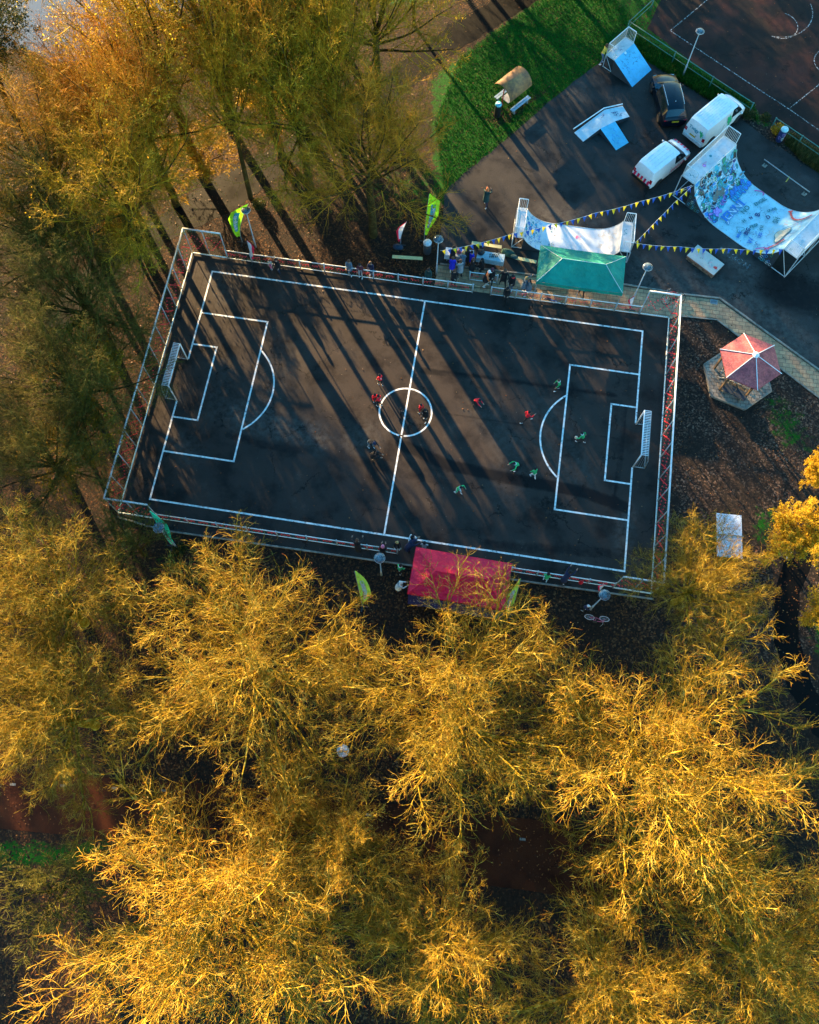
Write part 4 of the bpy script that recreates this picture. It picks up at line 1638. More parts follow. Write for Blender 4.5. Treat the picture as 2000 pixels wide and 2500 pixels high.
t = thing('half_pipe', 'small pale half pipe behind the green gazebo', 'skate ramp', (5.99, 13.62, 0), 0, 'half pipes')
SL, SW, SH_ = 6.6, 2.42, 1.15
S, zf, surf_, decks_ = halfpipe(t, SL, SW, SH_, .70, 2.1, mat_ramp('small_ramp_surface', (.66, .70, .74), .2))
g = MB()
for i in range(46):
    g_scribble(g, S, (rnd.uniform(.1, 1.25), rnd.uniform(.15, SW - .15)), rnd.uniform(.08, .22), rnd.choice(['blue', 'cyan', 'teal', 'blue', 'navy']), rnd, .022, rnd.choice([3, 4, 5]), rnd.uniform(0, 3))
for i in range(18):
    g_blob(g, S, (rnd.uniform(.05, .9), rnd.uniform(.1, SW * .8)), .08, .12, rnd.choice(['blue', 'cyan', 'teal']), rnd.choice(['white', 'navy']), rnd, 3, .025)
g_text(g, S, (3.75, 1.55), '90', .26, PI / 2, 'pink', .01)
g_scribble(g, S, (3.95, 1.5), .2, 'pink', rnd, .02, 5, PI / 2)
for i in range(7):
    g_scribble(g, S, (rnd.uniform(5.2, 6.3), rnd.uniform(.9, SW - .3)), rnd.uniform(.15, .3), 'skin', rnd, .02, rnd.choice([3, 5]), rnd.uniform(0, 3))
for i in range(40):
    c = rnd.choice([(1.95, 1.95), (1.95, .6)])
    g_blob(g, S, (c[0] + rnd.gauss(0, .13), c[1] + rnd.gauss(0, .13)), .03, .025, 'teal', None, rnd, 3)
merge_into(surf_, g, GMS)
g = MB()
SD = Surf(lambda u, v: (u, v, SH_ + .037))
g_scribble(g, SD, (SL + .25, 1.6), .3, 'teal', rnd, .03, 5, PI / 2)
merge_into(decks_[1], g, GMS)
g = MB()
for i in range(16):
    g_blob(g, SD, (-.55, .2 + i * .13), .03, .05, 'teal', None, rnd, 3)
merge_into(decks_[0], g, GMS)

# bank ramp, top
BKA = math.atan2(31.16 - 29.24, 13.94 - 12.61)          # along the bottom edge
t = thing('bank_ramp', 'bright blue bank ramp with a railed deck beside the black car', 'skate ramp', (12.61, 29.24, 0), BKA)
w_b, run, dk, hb = 2.33, 2.05, .82, 1.1               # local x across, y up the slope
surf_ = MB().add([(0, 0, .02), (w_b, 0, .02), (w_b, run, hb), (0, run, hb)], [(0, 1, 2, 3)]).build('riding_surface', mat_ramp('bank_surface', (.10, .52, .80), .55), t)
deck_ = MB().box((w_b / 2, run + dk / 2, hb - .01), (w_b, dk - .01, .05)).build('deck', M_DECK, t)
for x in (-.015, w_b + .015):
    MB().prism([(0, 0), (1, 0), (1, 1)], 0, 1)
    mb = MB()
    a0, a1 = x - .015, x + .015
    vs = [(a0, 0, .0), (a0, run, .0), (a0, run, hb - .03), (a1, 0, .0), (a1, run, .0), (a1, run, hb - .03)]
    mb.add(vs, [(0, 1, 2), (3, 5, 4), (0, 2, 5, 3), (1, 4, 5, 2)])
    mb.build('side_panel', M_DARK, t)
mb = MB()
for x in (.03, w_b - .03):
    mb.tube([(x, run + dk, 0), (x, run + dk, hb)], .03, 6)
    mb.tube([(x, run, .04), (x, run + dk, hb - .05)], .022, 6)
    mb.tube([(x, run, .04), (x, run + dk, .04)], .022, 6)
mb.build('frame', M_STEEL, t)
rail_frame(t, [((.04, run + .05), (.04, run + dk - .03)), ((.04, run + dk - .03), (w_b - .04, run + dk - .03)), ((w_b - .04, run + dk - .03), (w_b - .04, run + .05))], hb + .02, .95)
g = MB()
S = Surf(lambda u, v: (u, v, .02 + (hb - .02) * v / run))
for i in range(26):
    g_scribble(g, S, (rnd.uniform(.2, 2.1), rnd.uniform(.8, 1.9)), rnd.uniform(.06, .16), rnd.choice(['blue', 'navy', 'teal']), rnd, .018, 4, rnd.uniform(0, 3))
g_blob(g, S, (1.2, 1.95), .10, .08, 'white', None, rnd)
merge_into(surf_, g, GMS)
g = MB()
SD = Surf(lambda u, v: (u, v, hb + .018))
for i in range(6):
    g_scribble(g, SD, (rnd.uniform(.3, 2.0), run + rnd.uniform(.1, .6)), .14, rnd.choice(['teal', 'navy']), rnd, .02, 4, rnd.uniform(0, 3))
merge_into(deck_, g, GMS)

# low fun box with three banks
zt = .45
E_, C_, F_ = at(1476, 268, zt), at(1466, 314, zt), at(1502, 296, zt)
A_, B_ = at(1402, 324, .03), at(1424, 346, .03)
K_, J_ = at(1504, 367, .03), at(1535, 348, .03)
G_, H_ = at(1520, 258, .22), at(1537, 285, .22)
o_ = Vector((E_.x, E_.y, 0))
t = thing('fun_box', 'low blue fun box of three joined banks left of the black car', 'skate ramp', o_)
l = [p - o_ for p in (E_, C_, F_, A_, B_, K_, J_, G_, H_)]
bm_ = MB()
bm_.add([l[0], l[1], l[2]], [(0, 1, 2)])
bm_.build('top_plate', M_RAMP, t)
lb_ = MB().add([l[3], l[4], l[1], l[0]], [(0, 1, 2, 3)]).build('left_bank', M_RAMP, t)
fb_ = MB().add([l[1], l[5], l[6], l[2]], [(0, 1, 2, 3)]).build('front_bank', mat_ramp('fun_box_blue', (.12, .54, .76), .5), t)
rb_ = MB().add([l[0], l[2], l[8], l[7]], [(0, 1, 2, 3)]).build('right_bank', M_RAMP, t)
mb = MB()


def skirt(mb, a, b_):
    a, b_ = Vector(a), Vector(b_)
    mb.add([a - Vector((0, 0, .006)), b_ - Vector((0, 0, .006)), (b_.x, b_.y, 0), (a.x, a.y, 0)], [(0, 1, 2, 3)])


for a, b_ in ((l[4], l[1]), (l[1], l[5]), (l[6], l[2]), (l[2], l[8]), (l[8], l[7]), (l[7], l[0]), (l[0], l[3])):
    skirt(mb, a, b_)
mb.build('side_panel', M_DARK, t)
mb = MB()
q1, q2, q3 = at(1400, 314.8, .10) - o_, at(1474.8, 264, .52) - o_, at(1520, 254, .30) - o_
mb.tube([q1, q2, q3], .045, 6)
mb.build('grind_edge', M_GALV, t)
g = MB()
nrm = lambda a, b_, c, d: Surf(lambda u, v: tuple((Vector(a) * (1 - u) + Vector(b_) * u) * (1 - v) + (Vector(d) * (1 - u) + Vector(c) * u) * v))
S = nrm(l[3], l[4], l[1], l[0])
for i in range(5):
    g_scribble(g, S, (rnd.uniform(.2, .8), rnd.uniform(.2, .8)), .08, rnd.choice(['teal', 'blue', 'cyan']), rnd, .02, 4, rnd.uniform(0, 3))
g_text(g, S, (.35, .82), 'SVG', .26, 1.9, 'navy')
g_blob(g, S, (.7, .5), .07, .04, 'yellow', None, rnd)
merge_into(lb_, g, GMS)
g = MB()
S = nrm(l[0], l[2], l[8], l[7])
for i in range(4):
    g_scribble(g, S, (rnd.uniform(.3, .7), rnd.uniform(.3, .7)), .14, 'navy', rnd, .03, 4, rnd.uniform(0, 3))
merge_into(rb_, g, GMS)
g = MB()
S = nrm(l[1], l[5], l[6], l[2])
for i in range(5):
    g_scribble(g, S, (rnd.uniform(.2, .8), rnd.uniform(.2, .8)), .1, 'blue', rnd, .02, 4, rnd.uniform(0, 3))
merge_into(fb_, g, GMS)

# ledge box
a_, b_, c_, d_ = at(1676.5, 624, .42), at(1704.5, 599, .42), at(1769.5, 647, .42), at(1742, 668, .42)
o_ = (a_ + b_ + c_ + d_) / 4
ang = math.atan2(c_.y - b_.y, c_.x - b_.x)
t = thing('ledge_box', 'worn pale ledge box with red edges left of the large half pipe', 'skate ramp', (o_.x, o_.y, 0), ang)
ll, ww = (c_ - b_).length, (b_ - a_).length
mb = MB().box((0, 0, .20), (ll - .06, ww - .06, .40))
mb.build('body', mat('ledge_side', (.20, .12, .08), .8, var=.6, scale=5), t)
tp_ = MB().box((0, 0, .415), (ll, ww, .025)).build('top_plate', mat_ramp('ledge_top', (.46, .46, .42), .5), t)
MB().box((0, -ww / 2 - .012, .36), (ll, .03, .10)).build('grind_edge', mat('ledge_rust', (.40, .16, .10), .6, var=.4), t)
g = MB()
S = Surf(lambda u, v: (u, v, .428))
g_blob(g, S, (ll * .38, -.05), .14, .12, 'red', None, rnd)
for i in range(10):
    g_scribble(g, S, (rnd.uniform(-.8, .7), rnd.uniform(-.3, .3)), .12, rnd.choice(['pink', 'black', 'teal', 'red']), rnd, .014, 5, rnd.uniform(0, 3))
merge_into(tp_, g, GMS)

# low grind rail
a_, b_ = at(1866, 389, .45), at(1977, 469, .45)
t = thing('grind_rail', 'thin low dark grind rail between the large half pipe and the verge', 'skate rail', (a_.x, a_.y, 0), math.atan2(b_.y - a_.y, b_.x - a_.x))
ll = (b_ - a_).length
MB().tube([(0, 0, .45), (ll, 0, .45)], .035, 8).build('rail', M_GALVD, t, True)
for x in (.25, ll - .25):
    mb = MB().tube([(x, 0, 0), (x, 0, .43)], .03, 6)
    mb.build('leg', M_BLACK, t)
    MB().box((x, 0, .03), (.3, .3, .06)).build('foot', M_KERB, t)
MB().box((ll * .55, -.02, .47), (.03, .12, .02)).tube([(ll * .55, 0, .49), (ll * .55 + .02, -.10, .2), (ll * .55, -.14, .1)], .03, 4).build('yellow_tape', GM['yellow'], t)

# ================================================================== TENTS, FLAGS, TABLES, SMALL THINGS
M_TEAL = mat('green_canvas', (.0, .30, .22), .7, var=.14, scale=1.1, trans=.25, bump=.35)
M_CRIM = mat('red_canvas', (1.0, .004, .06), .6, var=.06, scale=1.1, trans=.3, bump=.30)


def gazebo(px_corners, ze, ridge_px, zr, canvas, seam, label, valance=.28, walls=None):
    c = [at(u, v, ze) for u, v in px_corners]          # tl tr br bl
    o = (c[0] + c[1] + c[2] + c[3]) / 4
    ang = math.atan2(c[1].y - c[0].y + c[2].y - c[3].y, c[1].x - c[0].x + c[2].x - c[3].x)
    W = ((c[1] - c[0]).length + (c[2] - c[3]).length) / 4
    D = ((c[3] - c[0]).length + (c[2] - c[1]).length) / 4
    t = thing('gazebo', label, 'gazebo', (o.x, o.y, 0), ang)
    rx = W - D * .98
    # canopy with a slight sag between the ribs
    mb = MB()
    n_ = 10
    e = [(-W, D), (W, D), (W, -D), (-W, -D)]
    rl, rr_ = Vector((-rx, 0, zr)), Vector((rx, 0, zr))

    def patch(a, b_, p, q, m_=10):
        """a-b eave, p-q top"""
        a, b_, p, q = map(Vector, (a, b_, p, q))
        vs, fs = [], []
        for i in range(m_ + 1):
            for j in range(n_ + 1):
                f, g_ = i / m_, j / n_
                lo = a.lerp(b_, f)
                hi = p.lerp(q, f)
                s_ = lo.lerp(hi, g_)
                s_.z -= .10 * math.sin(PI * g_) * (.4 + .6 * math.sin(PI * f)) + .05 * math.sin(PI * f) * (1 - g_)
                vs.append(s_)
        for i in range(m_):
            for j in range(n_):
                k = i * (n_ + 1) + j
                fs.append((k, k + 1, k + n_ + 2, k + n_ + 1))
        mb.add(vs, fs)
    E = [Vector((x, y, ze)) for x, y in e]
    patch(E[0], E[1], rl, rr_, 16)
    patch(E[2], E[3], rr_, rl, 16)
    patch(E[1], E[2], rr_, rr_)
    patch(E[3], E[0], rl, rl)
    mb.build('canopy', canvas, t, True)
    mb = MB()
    for i in range(4):
        a, b_ = E[i], E[(i + 1) % 4]
        k = 14
        vs, fs = [], []
        for j in range(k + 1):
            p = a.lerp(b_, j / k)
            p.z -= .05 * math.sin(PI * j / k)
            out = Vector((p.x * .004, p.y * .008, 0))
            vs += [p + out, p + out * 2.5 - Vector((0, 0, valance * (.92 + .08 * math.cos(j * 2.1))))]
        fs = [(2 * j, 2 * j + 1, 2 * j + 3, 2 * j + 2) for j in range(k)]
        mb.add(vs, fs)
    mb.build('valance', canvas, t)
    if seam:
        mb = MB()
        for a, b_ in ((E[0], rl), (E[3], rl), (E[1], rr_), (E[2], rr_), (rl, rr_)):
            pts = []
            for j in range(9):
                p = Vector(a).lerp(b_, j / 8)
                sag = 0 if a is rl else .10 * math.sin(PI * j / 8) * .4
                p.z += .012 - sag
                pts.append(p)
            mb.tube(pts, .014, 4)
        mb.build('seams', seam, t)
    for x, y in [(sx * (W - .05), sy * (D - .05)) for sx in (-1, 1) for sy in (-1, 1)] + [(0, D - .05), (0, -D + .05)]:
        MB().tube([(x, y, 0), (x, y, ze - .03)], .022, 6).build('leg', M_GALVD, t)
    return t, W, D


t, W_, D_ = gazebo([(1322.9, 599.7), (1530.4, 625.2), (1518.8, 717), (1309, 685.5)], 2.2, None, 3.0, M_TEAL, M_WHITE,
                   'sea green gazebo over the paved path beside the small half pipe')
# its sponsor's wall print is only pale blotches on navy
t, W_, D_ = gazebo([(1015.7, 1335.7), (1251.3, 1375.7), (1233, 1491), (996, 1448)], 2.2, None, 2.95, M_CRIM, None,
                   'bright red gazebo with navy side walls at the bottom rail', .12)
m, n, b = nt('navy_printed_wall')
pz = objco(n)
v = N(n, 'ShaderNodeTexVoronoi')
v.inputs['Scale'].default_value = 5
L(n, pz, v.inputs['Vector'])
r_ = ramp(n, [(.16, (.62, .66, .75)), (.2, (.012, .02, .16))], v.outputs['Distance'])
L(n, r_.outputs[0], b.inputs['Base Color'])
b.inputs['Roughness'].default_value = .7
for nm, a, b_ in (('back_wall', (-W_ + .04, -D_ - .02), (W_ - .04, -D_ - .02)), ('side_wall', (W_ + .02, -D_ + .04), (W_ + .02, D_ * .3))):
    mb = MB()
    a, b_ = Vector(a), Vector(b_)
    k = 24
    d = b_ - a
    q = Vector((-d.y, d.x)).normalized()
    vs = []
    for j in range(k + 1):
        p = a + d * j / k + q * .03 * math.sin(j * 1.7)
        vs += [(p.x, p.y, 2.12), (p.x - q.x * .12, p.y - q.y * .12, .03)]
    mb.add(vs, [(2 * j, 2 * j + 1, 2 * j + 3, 2 * j + 2) for j in range(k)])
    mb.build(nm, m, t)

# feather flags
M_LIME = mat('lime_flag', (.26, .72, .02), .6, var=.18, scale=3, trans=.3)
M_TEALF = mat('teal_flag', (.02, .98, .52), .6, var=.1, scale=3, trans=.2)
M_PALEF = mat('pale_lime_flag', (.50, .95, .10), .6, var=.18, scale=3, trans=.3)
M_FW = mat('flag_white', (.70, .76, .85), .6, var=.06, trans=.25)
M_FR = mat('flag_red', (.75, .01, .06), .6, trans=.25)
M_FPALE = mat('flag_pale_print', (.45, .72, .70), .6)
M_FB = mat('flag_blue_print', (.02, .32, .42), .6)


def feather(base, top_px, H, w, kind, label, flip=1, txt=None):
    """a beach flag on a bent pole: the cloth stands in a vertical plane turned to the wind"""
    top = at(top_px[0], top_px[1], H)
    b0 = at(base[0], base[1], 0)
    # the plane of the cloth: across the view when seen from above
    d = Vector((top.x - b0.x, top.y - b0.y, 0))
    ang = flip
    t = thing('feather_flag', label, 'flag', b0, 0)
    lean = d
    wd = Vector((math.cos(ang), math.sin(ang), 0))
    n_ = 22
    pole, free = [], []
    z0 = H * .16
    for i in range(n_ + 1):
        f = i / n_
        z = z0 + (H - z0) * f
        ctr = lean * (f ** 1.5)
        if kind == 'drop':
            ww = w * math.sin(PI * min(1, f * .97 + .02)) ** .8
            pole.append(Vector((0, 0, z)) + ctr)
        else:
            ww = w * (.25 + .75 * min(1, f * 1.8)) * (1 - max(0, f - .82) / .18 * .9)
            pole.append(Vector((0, 0, z)) + ctr)
        rip = .06 * math.sin(f * 9)
        perp = Vector((-wd.y, wd.x, 0))
        free.append(pole[-1] + wd * ww + perp * rip - Vector((0, 0, ww * .10)))
    mb = MB()
    cols = 6
    vs = []
    for i in range(n_ + 1):
        for j in range(cols + 1):
            p = pole[i].lerp(free[i], j / cols)
            perp = Vector((-wd.y, wd.x, 0))
            p = p + perp * .05 * math.sin(j * 1.3 + i * .4) * (j / cols)
            vs.append(p)
    fs, mi = [], []
    for i in range(n_):
        for j in range(cols):
            k = i * (cols + 1) + j
            fs.append((k, k + 1, k + cols + 2, k + cols + 1))
            if kind == 'redwhite':
                mi.append(1 if (j >= cols - 2 or i < 3) else 0)
            else:
                mi.append(0)
    mb.add(vs, fs)
    mb.m = mi
    mats = {'lime': [M_LIME], 'drop': [M_PALEF], 'teal': [M_TEALF], 'redwhite': [M_FW, M_FR]}[kind]
    mb.build('cloth', mats, t, True)
    MB().tube([(0, 0, 0)] + pole, [.028] * 6 + [.016] * (len(pole) - 5), 6).build('pole', M_GALVD, t, True)
    MB().box((0, 0, .03), (.7, .08, .05)).box((0, 0, .025), (.08, .7, .04)).build('base', M_BLACK, t)
    if txt:
        # lettering runs up the cloth
        vs2, fs2 = text2d(txt, w * .46, .012)
        L2 = max(abs(v_[0]) for v_ in vs2)

        def onc(f, g_, lift):
            i = min(n_ - 1, max(0, int(f * n_)))
            fr = f * n_ - i
            p = pole[i].lerp(pole[i + 1], fr)
            q = free[i].lerp(free[i + 1], fr)
            nn = (q - p).cross(pole[i + 1] - pole[i]).normalized()
            if nn.y > 0:
                nn = -nn
            j = g_ * cols
            perp = Vector((-wd.y, wd.x, 0))
            return p.lerp(q, g_) + perp * .05 * math.sin(j * 1.3 + (i + fr) * .4) * g_ + nn * lift
        sc2 = .24 / L2
        for lift, mt, grow_ in ((.012, M_FPALE if kind == 'drop' else M_FB, 1), (.022, M_FW, 0)):
            mb = MB()
            if grow_:
                q = [onc(.47 + a * .29, .5 + b_ * .19, lift) for a, b_ in [(-1, -1), (-.5, -1), (0, -1), (.5, -1), (1, -1), (1, 1), (.5, 1), (0, 1), (-.5, 1), (-1, 1)]]
                mb.add(q, [(0, 1, 8, 9), (1, 2, 7, 8), (2, 3, 6, 7), (3, 4, 5, 6)])
                mb.build('logo_patch', mt, t)
            else:
                for sg in (1,):
                    mb.add([onc(.47 + v_[0] * sc2, .5 - v_[1] / (w * 1.0) * .9, lift) for v_ in vs2], fs2)
                mb.build('lettering', mt, t)
    return t


feather((592, 592), (606, 498), 4.2, .95, 'lime', 'lime green feather flag with white lettering above the top rail, lamp dish before it', math.radians(-168), 'funfrex')
feather((1036, 590), (1048, 474), 4.6, .80, 'lime', 'slim lime green feather flag behind the grey bin', math.radians(12), 'funfrex')
feather((617, 640), (603, 588), 2.4, .42, 'redwhite', 'red and white feather flag leaning on the top rail below the green banner', math.radians(-20))
feather((978, 598), (993, 541), 2.5, .45, 'redwhite', 'red and white feather flag on the leaf ground near the slim green flag', math.radians(195))
feather((422, 1333), (364, 1247), 4.3, .85, 'teal', 'teal feather flag at the bottom left corner of the court', math.radians(-20), 'funfrex')
feather((885, 1480), (866, 1395), 3.6, .65, 'drop', 'pale green drop shaped flag left of the red gazebo', math.radians(20), 'funfrex')
feather((1245, 1500), (1272, 1412), 3.4, .62, 'drop', 'pale green drop shaped flag right of the red gazebo', math.radians(200), 'funfrex')
feather((1538, 757), (1550, 722), 2.0, .36, 'redwhite', 'red and white feather flag at the top rail near the right corner', math.radians(190))
feather((1462, 1444), (1482, 1421), 2.0, .34, 'redwhite', 'red and white feather flag under the lamp at the bottom right', math.radians(200))

# bunting
M_ROPE = mat('bunting_cord', (.55, .55, .55), .7)
M_BY = mat('bunting_yellow', (.80, .58, .01), .6, trans=.3)
M_BB = mat('bunting_blue', (.01, .08, .42), .6, trans=.2)


def bunting(pts, label):
    q = [at(u, v, z) for u, v, z in pts]
    o = Vector((q[0].x, q[0].y, 0))
    # resample the hanging line
    seg = []
    for a, b_ in zip(q[:-1], q[1:]):
        sag = .035 * (b_ - a).length
        k = max(4, int((b_ - a).length / .15))
        for i in range(k):
            p = a.lerp(b_, i / k)
            p.z -= sag * 4 * (i / k) * (1 - i / k)
            seg.append(p - o)
    seg.append(q[-1] - o)
    t = thing('bunting', label, 'bunting', o)
    MB().tube(seg, .012, 4).build('cord', M_ROPE, t)
    acc, nx, i_ = 0, .25, 0
    ms = {}
    for a, b_ in zip(seg[:-1], seg[1:]):
        l_ = (b_ - a).length
        while acc + l_ > nx:
            p = a.lerp(b_, (nx - acc) / l_)
            d = (b_ - a).normalized()
            col = i_ % 2
            if col not in ms:
                h_, w2 = .36, .13
                mb = MB()
                mb.add([(-w2, 0, 0), (w2, 0, 0), (0, .02, -h_), (0, .05, -h_ * .5)], [(0, 3, 1), (0, 2, 3), (1, 3, 2)])
                ob = mb.build('pennant', M_BB if col else M_BY, t)
                ms[col] = ob
            else:
                ob = ms[col].copy()
                COL.objects.link(ob)
                ob.parent = t
            ob.location = p
            ob.rotation_euler = (rnd.uniform(-.9, -.5), rnd.uniform(-.3, .3), math.atan2(d.y, d.x) + rnd.uniform(-.3, .3))
            i_ += 1
            nx += .40 + rnd.uniform(-.03, .03)
        acc += l_


bunting([(1076, 612, 2.6), (1253, 570, 2.15), (1348, 548, 2.3), (1456, 519, 2.5), (1565, 491, 2.8), (1690, 452, 3.1)], 'yellow and blue bunting from the left lamp past the small half pipe')
bunting([(1550, 593, 2.1), (1601, 541, 2.3), (1646, 495, 2.6), (1688, 456, 3.1)], 'short yellow and blue bunting between the two half pipes')
bunting([(1550, 593, 2.1), (1660, 602, 2.2), (1780, 607, 2.3), (1915, 608, 3.0)], 'yellow and blue bunting hanging above the ledge box')

# benches and tables
M_BWOOD = mat('bench_wood', (.62, .50, .22), .55, var=.12, scale=4)
M_CLOTH = mat('table_cloth', (.50, .56, .62), .7, var=.1)


def plank_bench(a, b_, label):
    a, b_ = at(*a, .47), at(*b_, .47)
    t = thing('bench', label, 'bench', ((a.x + b_.x) / 2, (a.y + b_.y) / 2, 0), math.atan2(b_.y - a.y, b_.x - a.x), 'folding benches with pale yellow planks')
    l_ = (b_ - a).length
    MB().box((0, 0, .455), (l_, .25, .03)).build('seat', M_BWOOD, t)
    for s in (-1, 1):
        mb = MB()
        x = s * (l_ / 2 - .3)
        mb.tube([(x, -.1, .44), (x, -.14, .02), (x, .14, .02), (x, .1, .44)], .016, 5)
        mb.tube([(x, 0, .03), (x - s * .35, 0, .43)], .012, 5)
        mb.build('leg', M_BLACK, t)


plank_bench((958, 626), (1032, 631), 'pale yellow bench alone on the leaves left of the grey bin')
plank_bench((1152, 592), (1225, 603), 'pale yellow bench behind the long cloth covered table')
plank_bench((1259, 629), (1310, 639.5), 'pale yellow bench nearest the green gazebo with dark clothing on its end')


def table(a, b_, wd, label, cloth, zt=.76):
    a, b_ = at(*a, zt), at(*b_, zt)
    t = thing('table', label, 'table', ((a.x + b_.x) / 2, (a.y + b_.y) / 2, 0), math.atan2(b_.y - a.y, b_.x - a.x))
    l_ = (b_ - a).length
    MB().box((0, 0, zt - .02), (l_, wd, .04)).build('table_top', M_BWOOD, t)
    mb = MB()
    k = 40
    vs, fs = [], []
    per = []
    for i in range(k):
        f = i / k * 4
        s_, g_ = int(f), f - int(f)
        c = [(-1, -1), (1, -1), (1, 1), (-1, 1)]
        p = Vector(c[s_]).lerp(Vector(c[(s_ + 1) % 4]), g_)
        per.append((p.x * (l_ / 2 + .01), p.y * (wd / 2 + .01)))
    for i, (x, y) in enumerate(per):
        r_ = 1.02 + .02 * math.sin(i * 2.3)
        vs += [(x, y, zt + .006), (x * r_, y * (r_ + .03), zt - .42)]
    fs = [(2 * i, 2 * i + 1, (2 * i + 3) % (2 * k), (2 * i + 2) % (2 * k)) for i in range(k)] + [tuple(2 * i for i in range(k))]
    mb.add(vs, fs)
    mb.build('tablecloth', cloth, t)
    for sx in (-1, 1):
        for sy in (-1, 1):
            MB().tube([(sx * (l_ / 2 - .15), sy * (wd / 2 - .08), 0), (sx * (l_ / 2 - .15), sy * (wd / 2 - .08), zt - .04)], .02, 6).build('leg', M_GALVD, t)
    return t, l_


table((1088, 613), (1156, 621), .62, 'pale cloth covered table crowded by onlookers near the left lamp', M_CLOTH)
t, l_ = table((1166, 620), (1231, 631), .62, 'blue grey cloth covered table behind the short rail barrier', mat('blue_grey_cloth', (.33, .45, .50), .7))
for i in range(11):
    p = at(1197 + (i % 6) * 4 + rnd.uniform(-1, 1), 623 + (i // 6) * 5 + rnd.uniform(-1, 1), .77)
    t = thing('bottle', 'small dark bottle standing on the blue grey covered table', 'bottle', (p.x, p.y, .768), 0, 'bottles on the blue grey table')
    MB().lathe([(.035, 0), (.035, .14), (.015, .19), (.015, .22)], 8).build('body', mat('dark_glass', (.01, .05, .05), .2), t, True)
    MB().lathe([(.017, .22), (.017, .24)], 6).build('cap', M_WHITE, t)


def soft_lump(name, label, cat, px, z0, size, m_, seed, rz=0, strap=True):
    """a rucksack / heap of clothes: a noisy rounded body with a strap"""
    p = at(px[0], px[1], z0)
    t = thing(name, label, cat, p, rz)
    rg = random.Random(seed)
    mb = MB()
    prof = [(.001, 0), (.42, .0), (.5, .12), (.52, .45), (.45, .75), (.28, .95), (.001, 1)]
    mb.lathe(prof, 14, mi=0)
    mb.v = [(x * size[0] * (1 + rg.uniform(-.12, .12)), y * size[1] * (1 + rg.uniform(-.12, .12)), z * size[2] * (1 + rg.uniform(-.08, .08))) for x, y, z in mb.v]
    mb.build('body', m_, t, True)
    if strap:
        mb = MB().tube([(size[0] * .5 * math.cos(a_), size[1] * .45, size[2] * (.2 + .6 * math.sin(a_))) for a_ in np.linspace(0, PI, 9)], .02, 5)
        mb.build('strap', M_BLACK, t)
    return t


soft_lump('backpack', 'black backpack on the left end of the blue grey table', 'bag', (1174, 618), .768, (.5, .42, .3), M_BLACK, 1)
soft_lump('clothes_pile', 'dark green heap of coats between the table and the right bench', 'clothes', (1240, 622), .0, (.95, .5, .5), mat('dark_green_cloth', (.015, .07, .06), .9), 2, -.2, False)
soft_lump('jacket', 'dark teal jacket thrown over the left end of the bench by the green gazebo', 'clothes', (1256, 628), .472, (.5, .32, .14), mat('dark_teal_cloth', (.01, .06, .07), .9), 3, -.2, False)
soft_lump('bag', 'bright red bag on the dark leaves near the right edge', 'bag', (1913, 1950), .0, (.42, .32, .26), mat('red_bag', (.75, .01, .02), .5), 4)
soft_lump('bag', 'red bag hanging at the bottom rail right of the two sitting onlookers', 'bag', (1417, 1424), .35, (.25, .2, .5), mat('red_bag2', (.6, .01, .03), .5), 5)
soft_lump('sandbag', 'dark blue weight bag at the foot of the red and white flag on the leaves', 'bag', (972, 605), .0, (.7, .45, .25), mat('navy_cloth', (.01, .03, .06), .8), 6)


def bin_(px, h_, r, label, body, lid, graf=False, dome=True):
    p = at(px[0], px[1], h_)
    t = thing('litter_bin', label, 'bin', (p.x, p.y, 0), .4)
    bb_ = MB().lathe([(r * .92, 0), (r, .04), (r, h_ - .18), (r * .96, h_ - .15)], 20).build('body', body, t, True)
    MB().lathe([(r * 1.04, h_ - .15), (r * 1.06, h_ - .10), (r * .9, h_ - .02), (r * .5, h_ + .03), (.001, h_ + .04)], 20).build('lid', lid, t, True)
    MB().box((0, -r * .2, h_ + .03), (r * .9, r * .3, .03)).build('handle', M_GALV, t)
    if graf:
        g_ = MB()
        S_ = Surf(lambda u, v: (math.cos(u) * (r + .006), math.sin(u) * (r + .006), v))
        for i in range(10):
            c = (rnd.uniform(3.6, 5.8), rnd.uniform(.25, h_ - .3))
            pts = [(c[0] + .28 * math.cos(a_) * (1 + .3 * math.sin(3 * a_)), c[1] + .10 * math.sin(a_)) for a_ in np.linspace(0, 2 * PI, 12)]
            vs = []
            for q in pts:
                vs += [S_.f(q[0], q[1] - .015), S_.f(q[0], q[1] + .015)]
            g_.add(vs, [(2 * j, 2 * j + 1, 2 * j + 3, 2 * j + 2) for j in range(11)], GN_.index(rnd.choice(['white', 'white', 'lilac', 'cyan'])))
        merge_into(bb_, g_, GMS)
    return t


M_BIN = mat('bin_grey', (.05, .06, .07), .5)
bin_((1044, 590), 1.15, .28, 'grey bin with a pale blue and cream lid beside the left lamp', M_BIN, mat('bin_lid_pale', (.48, .56, .62), .3, var=.25))
bin_((1218, 252), 1.15, .24, 'black bin with a bright blue lid beside the picnic shelter', M_BLACK, mat('bin_lid_blue', (.08, .40, .52), .35, var=.3, scale=10))
bin_((1918, 313), 1.15, .26, 'navy bin scrawled with white graffiti beside the green rail', mat('bin_navy', (.012, .03, .11), .5), mat('bin_lid_cyan', (.30, .60, .66), .35), True)

